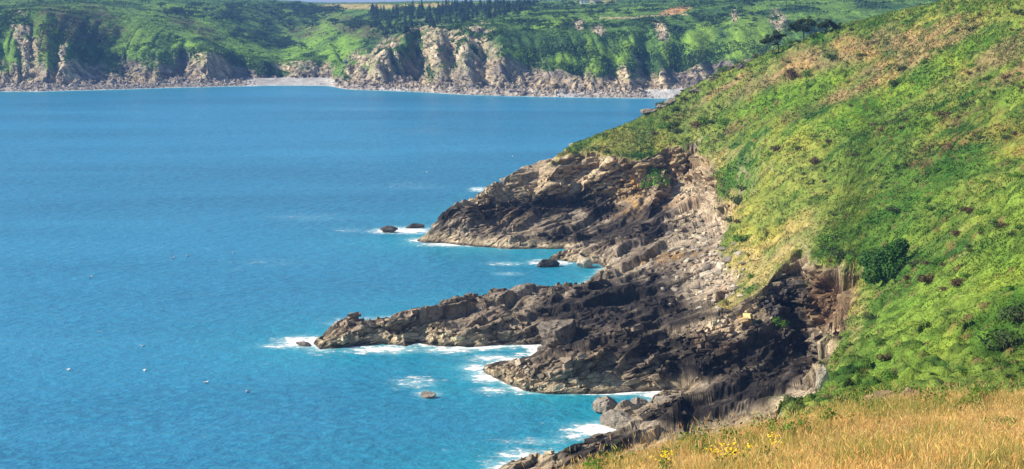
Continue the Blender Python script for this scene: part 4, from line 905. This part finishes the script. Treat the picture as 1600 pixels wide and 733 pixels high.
# ------------------------------------------------------------------ TREES AND SHRUBS
def pine(name, u, v, hpx, crowns, lean, label, seed):
    loc = hit(u, v)[0]; k = loc.y / FPX
    root = empty(name, loc - Vector((0, 0, 0.15))); tag(root, label, 'pine tree', 'wind-bent pines on the headland skyline')
    H_ = hpx * k; cs = []
    pts = [np.array([0, 0, 0]), np.array([lean * 0.2, 0, H_ * 0.35]), np.array([lean * 0.55, 0.1, H_ * 0.62]), np.array([lean, 0, H_ * 0.85])]
    parts = [tube(pts, [0.24, 0.19, 0.14, 0.07])]
    for (du, dv, r) in crowns:
        c_ = np.array([du * k, rng.uniform(-0.6, 0.6), dv * k]); cs.append((c_, r * k))
        parts.append(tube([pts[1] * 0.4 + pts[2] * 0.6, (pts[2] + c_) / 2 + np.array([0, 0, -0.15]), c_], [0.10, 0.07, 0.03], 5))
    v_, f_ = join(parts); mesh_np('trunk', v_, f_, M_bark, parent=root)
    cen = np.array([c_ for c_, _ in cs]); rad = np.array([r_ for _, r_ in cs])
    sub = []; sr = []
    for c_, r_ in cs:
        for q_ in range(9):
            sub.append(c_ + rng.normal(size=3) * r_ * np.array([0.55, 0.5, 0.28])); sr.append(r_ * rng.uniform(0.4, 0.62))
    v_, f_ = leaf_cloud(5200, np.array(sub), np.array(sr), 0.34, 0.65, 0.2)
    mesh_np('crown', v_, f_, M_pine, parent=root, smooth_sh=False)
    return root
pine('pine_tree', 1217, 83, 30, [(-14, 24, 9), (-4, 29, 9), (-22, 20, 7), (4, 27, 7), (-6, 15, 4)], -1.2, 'slender flat-topped pine leaning seaward, leftmost and lowest of the ridge pines', 1)
pine('pine_tree', 1256, 64, 36, [(-16, 20, 9), (-8, 27, 10), (4, 33, 10), (10, 26, 8), (-22, 26, 7), (2, 20, 7)], -0.8, 'biggest bushy dark pine, standing in the middle of the ridge pines', 2)
pine('pine_tree', 1291, 52, 20, [(-8, 14, 7), (2, 17, 8), (12, 13, 7), (22, 9, 6), (-2, 12, 6)], 0.6, 'low spreading umbrella pine, rightmost of the ridge pines', 3)

def bush_mesh(name, rx, rz_, n, size, mat, lumps=7):
    c_ = rng.normal(size=(lumps, 3)) * np.array([0.45, 0.45, 0.18]) * np.array([rx, rx, rz_]) + np.array([0, 0, rz_ * 0.45])
    r_ = rx * rng.uniform(0.35, 0.62, lumps)
    v_, f_ = leaf_cloud(n, c_, r_, size, rz_ / rx * 0.9, 0.35)
    v_[:, 2] = np.maximum(v_[:, 2], -0.25)
    return v_, f_
def stem_mesh(rx, rz_):
    parts = []
    for a in range(5):
        an = a * 1.25 + rng.uniform(0, .5); parts.append(tube([(0, 0, -0.3), (math.cos(an) * rx * 0.2, math.sin(an) * rx * 0.2, rz_ * 0.35), (math.cos(an) * rx * 0.45, math.sin(an) * rx * 0.45, rz_ * 0.7)], [0.06, 0.045, 0.02], 5))
    return join(parts)
bprot = {}
for kind, mat in (('gorse', M_gorse), ('heather', M_heath), ('bracken', M_bracken)):
    for q_ in range(3):
        v_, f_ = bush_mesh(kind, 1.0, 0.8, 420, 0.2, mat)
        me_o = mesh_np(kind + '_crown', v_, f_, mat, smooth_sh=False); me = me_o.data; bpy.data.objects.remove(me_o)
        bprot.setdefault(kind, []).append(me)
sv, sfc = stem_mesh(1.0, 0.8); so = mesh_np('bush_stems', sv, sfc, M_bark); stem_me = so.data; bpy.data.objects.remove(so)
def bush(kind, u, v, rpx, label, group=None, objs=None, squash=1.0):
    h_ = hit(u, v, objs)
    if h_ is None: return None
    loc = h_[0]; s_ = rpx * loc.y / FPX
    root = empty(kind + '_bush', loc - Vector((0, 0, 0.1 * s_)), rng.uniform(0, 6.28)); root.scale = (s_, s_, s_ * squash)
    tag(root, label, 'bush', group)
    o1 = bpy.data.objects.new('crown', bprot[kind][rng.integers(3)]); col.objects.link(o1); o1.parent = root
    o2 = bpy.data.objects.new('stem', stem_me); col.objects.link(o2); o2.parent = root
    return root
# the big bracken-green bush over the cliff
h_ = hit(1385, 438); loc = h_[0]
root = empty('thicket', loc); tag(root, 'big dense green bush with a dark right side above the brown cliff', 'bush')
cen = np.array([(-2.6, -1, 1.2), (0.2, -1.2, 1.6), (2.4, 0.4, 2.1), (0.4, 1.6, 3.4), (-1.4, 0.8, 3.0), (2.0, 2.4, 4.4), (-2.8, 2.0, 3.2), (3.0, 3.5, 5.0)]); rad = np.array([1.7, 1.9, 1.9, 2.1, 1.8, 1.8, 1.6, 1.5])
v_, f_ = leaf_cloud(9000, cen, rad, 0.42, 0.95, 0.45); mesh_np('crown', v_, f_, M_thicket, parent=root, smooth_sh=False)
v_, f_ = join([tube([(0, 0.6, -0.5), (c_[0] * 0.5, c_[1] * 0.5, c_[2] * 0.6), tuple(c_)], [0.16, 0.11, 0.04], 6) for c_ in cen]); mesh_np('stem', v_, f_, M_bark, parent=root)
for u, v, r, kind, lb in [(1238, 66, 10, 'bracken', 'light green bush under the middle ridge pine'), (1228, 78, 9, 'bracken', 'green bush beside the trunk of the leftmost ridge pine'), (1272, 58, 7, 'gorse', 'dark bush at the foot of the middle ridge pine'), (1248, 62, 6, 'gorse', 'small dark bush left of the middle pine trunk'),
                          (1400, 132, 11, 'gorse', 'dark bush in the bright green strip of the upper slope'), (1590, 22, 12, 'gorse', 'dark bush on the skyline at the upper right edge'), (1512, 166, 16, 'gorse', 'large dark gorse bush with brown heath below it on the upper right slope'),
                          (1010, 290, 24, 'bracken', 'hanging yellow-green bush in the cliff at the headland tip'), (1022, 270, 18, 'bracken', 'upper hanging bush under the turf edge of the tip cliff'), (1152, 318, 18, 'gorse', 'dark green bush at the turf edge above the boulder cove'), (1140, 345, 9, 'gorse', 'lowest dark bush at the turf edge above the boulder cove'),
                          (1572, 545, 44, 'gorse', 'big dark gorse mass at the lower right beside the dry grass'), (1590, 500, 34, 'gorse', 'dark gorse bush above the big gorse mass at right'), (1395, 590, 22, 'bracken', 'green bush above the outcrop in the dry grass'), (1300, 392, 14, 'bracken', 'rounded bush on the lip of the brown cliff'), (1330, 408, 16, 'bracken', 'bush left against the big dense bush'), (1215, 505, 14, 'bracken', 'tufty green bush on top of the blocky ledge'), (1185, 505, 8, 'gorse', 'little bush left of the tufty one on the blocky ledge')]:
    bush(kind, u, v, r, lb)
SP_ = [('gorse', 'low dark gorse bush scattered over the headland slope', 'gorse bushes on the headland slope'), ('heather', 'low brown heather bush scattered over the headland slope', 'heather bushes on the headland slope'), ('bracken', 'low bright green bracken bush scattered over the headland slope', 'bracken bushes on the headland slope')]
for k in range(330):
    u = rng.uniform(1020, 1600); v = rng.uniform(20, 590)
    h_ = hit(u, v, [terrain[0]]); 
    if h_ is None or h_[1].z < 0.4 or h_[0].z < 12: continue
    if 1270 < u and v > 440 and rng.random() < 0.6: continue
    if u < 1280 and v > 240 and rng.random() < 0.7: continue
    kd = rng.choice(3, p=[0.42, 0.23, 0.35]); s_ = SP_[kd]
    bush(s_[0], u, v, (rng.uniform(3, 8) if rng.random() < .75 else rng.uniform(8, 15)) * (1 if v < 350 else 1.4), s_[1], s_[2], [terrain[0]], rng.uniform(0.6, 1.0))

# far conifers and broadleaf trees
def conifer_meshes(seed):
    parts = []
    for lv in range(9):
        t = lv / 8; r_ = (1 - t) * 0.26 + 0.02; zc = 0.16 + t * 0.80
        k_ = int(26 * (1 - t) + 6); an = rng.uniform(0, 6.28, k_); rr = r_ * rng.uniform(0.5, 1.1, k_)
        p_ = np.stack([np.cos(an) * rr, np.sin(an) * rr, zc - rr * 0.45 + rng.normal(0, .02, k_)], -1); inn = np.stack([0 * an, 0 * an, np.full(k_, zc + 0.05)], -1)
        tg = np.stack([-np.sin(an), np.cos(an), 0 * an], -1) * 0.05
        parts.append((np.stack([inn, (p_ + inn) / 2 + tg, p_, (p_ + inn) / 2 - tg], 1).reshape(-1, 3), np.arange(4 * k_).reshape(-1, 4)))
    return join(parts)
conp = []
for q_ in range(4):
    v_, f_ = conifer_meshes(q_); t_ = mesh_np('conifer_crown', v_, f_, M_conifer, smooth_sh=False); conp.append(t_.data); bpy.data.objects.remove(t_)
tv, tf = tube([(0, 0, -0.05), (0, 0, 0.4), (0, 0, 0.97)], [0.022, 0.016, 0.004], 5); t_ = mesh_np('conifer_trunk', tv, tf, M_bark); ctrunk = t_.data; bpy.data.objects.remove(t_)
brp = []
for q_ in range(4):
    c_ = rng.normal(size=(7, 3)) * np.array([0.22, 0.22, 0.12]) + np.array([0, 0, 0.62]); v_, f_ = leaf_cloud(420, c_, rng.uniform(0.16, 0.28, 7), 0.11, 0.85, 0.3)
    t_ = mesh_np('broadleaf_crown', v_, f_, M_far_tree, smooth_sh=False); brp.append(t_.data); bpy.data.objects.remove(t_)
tv, tf = join([tube([(0, 0, -0.08), (0, 0, 0.3), (0.02, 0, 0.6)], [0.045, 0.035, 0.015], 5), tube([(0, 0, 0.3), (0.14, 0.05, 0.6)], [0.02, 0.008], 4), tube([(0, 0, 0.3), (-0.13, -0.04, 0.62)], [0.02, 0.008], 4)]); t_ = mesh_np('broadleaf_trunk', tv, tf, M_bark); btrunk = t_.data; bpy.data.objects.remove(t_)
def far_tree(kind, u, v, hpx, label, group):
    h_ = hit(u, v, farobjs)
    if h_ is None: return
    loc = h_[0]; s_ = hpx * loc.y / FPX
    r_ = empty('conifer_tree' if kind == 0 else 'broadleaf_tree', loc, rng.uniform(0, 6.28)); r_.scale = (s_ * rng.uniform(1.3, 2.2),) * 2 + (s_,)
    tag(r_, label, 'tree', group)
    for nm, me in (('crown', (conp if kind == 0 else brp)[rng.integers(4)]), ('trunk', ctrunk if kind == 0 else btrunk)):
        o_ = bpy.data.objects.new(nm, me); col.objects.link(o_); o_.parent = r_
k = 0; tries = 0
while k < 290 and tries < 4000:
    tries += 1
    u = rng.uniform(580, 835); lo = np.interp(u, [580, 600, 650, 700, 760, 835], [32, 62, 48, 38, 30, 14]); hi = np.interp(u, [580, 640, 835], [22, 14, 7])
    if lo < hi: continue
    v = rng.uniform(hi, lo)
    if rng.random() < 0.4: v = hi + (v - hi) * 0.4
    if rng.random() < 0.18: far_tree(1, u, v, rng.uniform(7, 11), 'rounded broadleaf tree mixed into the dark conifer wood', 'broadleaf trees of the far wood'); k += 1; continue
    far_tree(0, u, v, rng.choice([7, 9, 11, 13, 16]) * rng.uniform(0.85, 1.15), 'dark blue-green conifer of the wood behind the far promontory', 'conifers of the far wood'); k += 1
tries = 0; k = 0
VAL = [(395,60,60,14),(430,40,50,14),(470,25,60,10),(500,20,40,6),(420,12,90,6),(440,72,34,6),(350,30,50,8),(560,40,40,10),(300,22,50,8)]
while k < 190 and tries < 4000:
    tries += 1; q_ = VAL[rng.integers(len(VAL))]
    u = q_[0] + rng.normal() * q_[2] * 0.5; v = max(6, q_[1] + rng.normal() * q_[3] * 0.5)
    far_tree(1, u, v, rng.uniform(6, 12), 'rounded dark broadleaf tree in the far valley', 'trees of the far valley'); k += 1
k = 0; tries = 0
while k < 110 and tries < 2000:
    tries += 1; u = rng.uniform(800, 1180); v = rng.uniform(4, 45)
    if 1020 < u < 1085 and 8 < v < 26: continue
    far_tree(1, u, v, rng.uniform(4, 9), 'small dark tree or tall bush on the plateau above the right-hand far cliffs', 'bushes on the far plateau'); k += 1

# ------------------------------------------------------------------ far houses
def box(x0, x1, y0, y1, z0, z1):
    v_ = np.array([(x, y, z) for z in (z0, z1) for x, y in ((x0, y0), (x1, y0), (x1, y1), (x0, y1))], float)
    return v_, np.array([(0, 3, 2, 1), (4, 5, 6, 7), (0, 1, 5, 4), (1, 2, 6, 5), (2, 3, 7, 6), (3, 0, 4, 7)])
def house(u, v, wpx, hpx, label, name='white_house', cat='house', group=None):
    h_ = hit(u, v, farobjs)
    if h_ is None: return
    loc = h_[0]; k = loc.y / FPX; w, h = wpx * k, hpx * k; d = w * 0.6
    r_ = empty(name, loc - Vector((0, 0, 0.6))); tag(r_, label, cat, group)
    mesh_np('wall', *box(-w / 2, w / 2, -d / 2, d / 2, 0, h * 0.7 + 0.6), M_white, parent=r_, smooth_sh=False)
    z0 = h * 0.7 + 0.6; e = 0.35
    rv_ = np.array([(-w / 2 - e, -d / 2 - e, z0 - 0.1), (w / 2 + e, -d / 2 - e, z0 - 0.1), (w / 2 + e, d / 2 + e, z0 - 0.1), (-w / 2 - e, d / 2 + e, z0 - 0.1), (-w / 2 - e, 0, z0 + h * 0.5), (w / 2 + e, 0, z0 + h * 0.5)])
    me = mesh_np('roof', rv_, [np.array([(0, 1, 5, 4), (2, 3, 4, 5), (0, 3, 2, 1)]), np.array([(0, 4, 3), (1, 2, 5)])], M_slate, parent=r_, smooth_sh=False)
    mesh_np('chimney', *box(w * 0.3, w * 0.3 + 0.8, -0.4, 0.4, z0 + h * 0.2, z0 + h * 0.68), M_white, parent=me, smooth_sh=False)
    for q_ in (-0.3, 0.05, 0.3):
        mesh_np('window', *box(w * q_ - 0.45, w * q_ + 0.45, -d / 2 - 0.04, -d / 2 + 0.1, z0 * 0.42, z0 * 0.42 + 1.3), M_dark, parent=r_, smooth_sh=False)
house(914, 6, 15, 7, 'long white house on the far plateau, left of its neighbour'); house(932, 6, 9, 6, 'smaller white house right of the long one on the far plateau')
house(541, 100, 5, 5, 'tiny white hut above the near end of the far beach', 'white_hut', 'hut'); house(776, 6, 7, 5, 'white house among the trees beside the conifer wood')

# ------------------------------------------------------------------ gulls resting on the sea
def ell(c_, r_, n1=8, n2=12):
    th = np.linspace(0, np.pi, n1); ph = np.arange(n2) / n2 * 2 * np.pi
    v_ = np.array([(c_[0] + r_[0] * math.cos(t_), c_[1] + r_[1] * math.sin(t_) * math.cos(p_), c_[2] + r_[2] * math.sin(t_) * math.sin(p_)) for t_ in th for p_ in ph])
    return v_, np.array([(i * n2 + k, i * n2 + (k + 1) % n2, (i + 1) * n2 + (k + 1) % n2, (i + 1) * n2 + k) for i in range(n1 - 1) for k in range(n2)])
def gull_body():
    prof = [(-0.30, .02, 0.12), (-0.22, .05, .11), (-0.08, .11, .09), (0.06, .125, .09), (0.16, .09, .13), (0.20, .06, .19), (0.22, .05, .25), (0.26, .055, .29), (0.30, .04, .29), (0.325, .01, .285)]
    return tube([(a, 0, c_) for a, _, c_ in prof], [b_ for _, b_, _ in prof], 10)
g0 = empty('gull', (0, 0, 0)); tag(g0, 'white gull resting on the open water', 'gull', 'gulls resting on the sea')
v_, f_ = gull_body(); mesh_np('body', v_, f_, M_gull_w, parent=g0)
for s_ in (-1, 1):
    v_, f_ = ell((-0.10, s_ * 0.10, 0.14), (0.24, 0.035, 0.07)); mesh_np('wing', v_, f_, M_gull_g, parent=g0)
v_, f_ = tube([(0.32, 0, 0.285), (0.36, 0, 0.28), (0.40, 0, 0.265)], [0.018, 0.014, 0.003], 6); mesh_np('beak', v_, f_, M_beak, parent=g0)
GP = [(141,434),(107,579),(223,542),(226,580),(293,401),(270,404),(365,396),(386,613),(192,168),(184,166),(322,599),(952,235),(801,245),(668,270)]
for k, (u, v) in enumerate(GP):
    p_ = PZ(u, v, 0.0); g_ = g0 if k == 0 else copy_thing(g0, (0, 0, 0), 0)
    g_.location = Vector(p_) + Vector((0, 0, 0.02)); g_.rotation_euler[2] = rng.uniform(0, 6.28); g_.scale = (1.5,) * 3

# ------------------------------------------------------------------ ragwort in the grass
def ragwort(u, v, Y, hgt, label, seed):
    p_ = PY(u, v, Y); z0 = float(fore_z(p_[0], p_[1])); r_ = empty('ragwort', (p_[0], p_[1], z0)); tag(r_, label, 'wild flower', 'yellow ragwort in the dry grass')
    st, lf, fl = [], [], []; FLH = []
    for q_ in range(6):
        an = rng.uniform(0, 6.28); rr = rng.uniform(0.05, 0.22); tip = np.array([math.cos(an) * rr, math.sin(an) * rr, hgt * rng.uniform(0.8, 1.1)])
        st.append(tube([(0, 0, 0), tip * np.array([.4, .4, .55]), tip], [0.008, 0.006, 0.004], 5))
        for w_ in range(4):
            c_ = tip + rng.normal(size=3) * np.array([0.06, 0.06, 0.02]); fl.append(ell(c_, (0.024, 0.024, 0.012), 5, 7)); FLH.append(fl[-1])
    lv = leaf_cloud(90, np.array([(0, 0, hgt * 0.3), (0.05, 0, hgt * 0.5)]), np.array([0.2, 0.18]), 0.09, 1.2, 0.2)
    mesh_np('stem', *join(st), M_bracken, parent=r_); mesh_np('leaves', *lv, M_bracken, parent=r_, smooth_sh=False); [mesh_np('flower_head', *f__, M_yellow, parent=r_) for f__ in fl]
for k, (u, v, Y, h_, lb) in enumerate([(1195, 750, 27, .62, 'ragwort with the brightest yellow heads, rightmost of the row'), (1160, 752, 26.5, .5, 'short ragwort second from the right of the row'), (1138, 750, 27, .52, 'ragwort in the middle of the row in the dry grass'), (1122, 752, 26.5, .48, 'small ragwort left of the middle of the row'), (1038, 748, 27.5, .52, 'lone ragwort at the left, apart from the row')]):
    ragwort(u, v, Y, h_, lb, k)
for k, (u, v, Y, r, lb) in enumerate([(1165, 712, 36, 0.5, 'green leafy bush in the dry grass near the ragwort'), (1330, 690, 40, 0.45, 'green bramble clump in the middle of the dry grass'), (1500, 665, 45, 0.5, 'green clump in the right half of the dry grass'), (1255, 700, 38, 0.42, 'green clump between the ragwort and the outcrop'), (1560, 690, 38, 0.4, 'green clump near the right edge of the dry grass')]):
    p_ = PY(u, v, Y); z0 = float(fore_z(p_[0], p_[1]))
    r_ = empty('bramble_bush', (p_[0], p_[1], z0)); tag(r_, lb, 'bush')
    v_, f_ = leaf_cloud(420, rng.normal(size=(6, 3)) * np.array([.4, .3, .1]) * r * 2 + np.array([0, 0, .2]), np.full(6, r * 0.6), 0.09, 0.8, 0.2); mesh_np('crown', v_, f_, M_bracken, parent=r_, smooth_sh=False)
    v_, f_ = join([tube([(0, 0, -.05), (math.cos(a) * .2, math.sin(a) * .2, .3)], [.012, .006], 5) for a in (0, 1.5, 3, 4.5)]); mesh_np('stem', v_, f_, M_bark, parent=r_)

tft_v, tft_f = leaf_cloud(160, rng.normal(size=(5, 3)) * np.array([.3, .25, .05]) + np.array([0, 0, .16]), np.full(5, 0.22), 0.085, 0.9, 0.2)
t_ = mesh_np('tuft_leaves', tft_v, tft_f, M_bracken, smooth_sh=False); tft_me = t_.data; bpy.data.objects.remove(t_)
for k in range(60):
    u = rng.uniform(930, 1620); v_c = np.interp(u, [820, 950, 1080, 1180, 1240, 1300, 1400, 1600], [772, 738, 710, 690, 672, 652, 644, 641]); Yc_ = np.interp(u, [820, 950, 1080, 1180, 1240, 1300, 1600], [34, 38, 42, 46, 50, 52, 55])
    p_ = PY(u, v_c, Yc_ * rng.uniform(0.8, 1.02)); o = bpy.data.objects.new('low_bush', tft_me); col.objects.link(o)  # small leafy tuft of the grass edge, not a shrub
    o.location = (p_[0], p_[1], float(fore_z(p_[0], p_[1])) - 0.03); s_ = rng.uniform(0.5, 1.5); o.scale = (s_, s_, s_ * rng.uniform(0.7, 1.3)); o.rotation_euler[2] = rng.uniform(0, 6.28)
    tag(o, 'low green leafy tuft along the upper edge of the dry grass', 'bush', 'green tufts along the grass edge')

# ------------------------------------------------------------------ haze
hm = bpy.data.materials.new('haze_air'); hm.use_nodes = True; nt = hm.node_tree; nt.nodes.clear()
out = nt.nodes.new('ShaderNodeOutputMaterial'); pv = nt.nodes.new('ShaderNodeVolumePrincipled')
pv.inputs['Color'].default_value = (0.20, 0.44, 1.0, 1); pv.inputs['Density'].default_value = 0.00014; pv.inputs['Anisotropy'].default_value = 0.1
nt.links.new(pv.outputs[0], out.inputs['Volume'])
v_, f_ = box(-30000, 30000, -300, 9500, -6, 128)
hz = mesh_np('haze', v_, f_, hm); tag(hz, 'thin blue sea haze filling the air over the bay', 'haze', kind='stuff')

# ------------------------------------------------------------------ light, sky, camera
SUN_EL = math.radians(36); to_sun = Vector((-0.98, -0.12, 0)).normalized()
sd = bpy.data.lights.new('sun', 'SUN'); sd.energy = 5.0; sd.angle = math.radians(0.5); sd.color = (1.0, 0.90, 0.74)
so = bpy.data.objects.new('sun', sd); col.objects.link(so)
tv_ = Vector((to_sun.x * math.cos(SUN_EL), to_sun.y * math.cos(SUN_EL), math.sin(SUN_EL)))
so.rotation_euler = (-tv_).to_track_quat('-Z', 'Y').to_euler(); so.location = (0, 0, 200)
w = bpy.data.worlds.new('World'); scene.world = w; w.use_nodes = True; nt = w.node_tree
sky = nt.nodes.new('ShaderNodeTexSky'); sky.sky_type = 'NISHITA'; sky.sun_disc = False; sky.sun_elevation = SUN_EL
sky.sun_rotation = math.atan2(to_sun.x, to_sun.y); sky.air_density = 1.0; sky.dust_density = 0.3; sky.ozone_density = 2.0
nt.links.new(sky.outputs[0], nt.nodes['Background'].inputs['Color']); nt.nodes['Background'].inputs['Strength'].default_value = 0.095
cam = bpy.data.cameras.new('camera'); cam.sensor_width = 36; cam.lens = 36 * FPX / 1600; cam.clip_end = 60000; cam.clip_start = 0.5
co = bpy.data.objects.new('camera', cam); col.objects.link(co); co.location = (0, 0, CAMZ); co.rotation_euler = (math.pi / 2 - PITCH, 0, 0)
scene.camera = co
scene.view_settings.view_transform = 'Standard'; scene.view_settings.look = 'None'; scene.view_settings.exposure = 0.68; scene.view_settings.gamma = 1
scene.cycles.max_bounces = 6; scene.cycles.transparent_max_bounces = 8
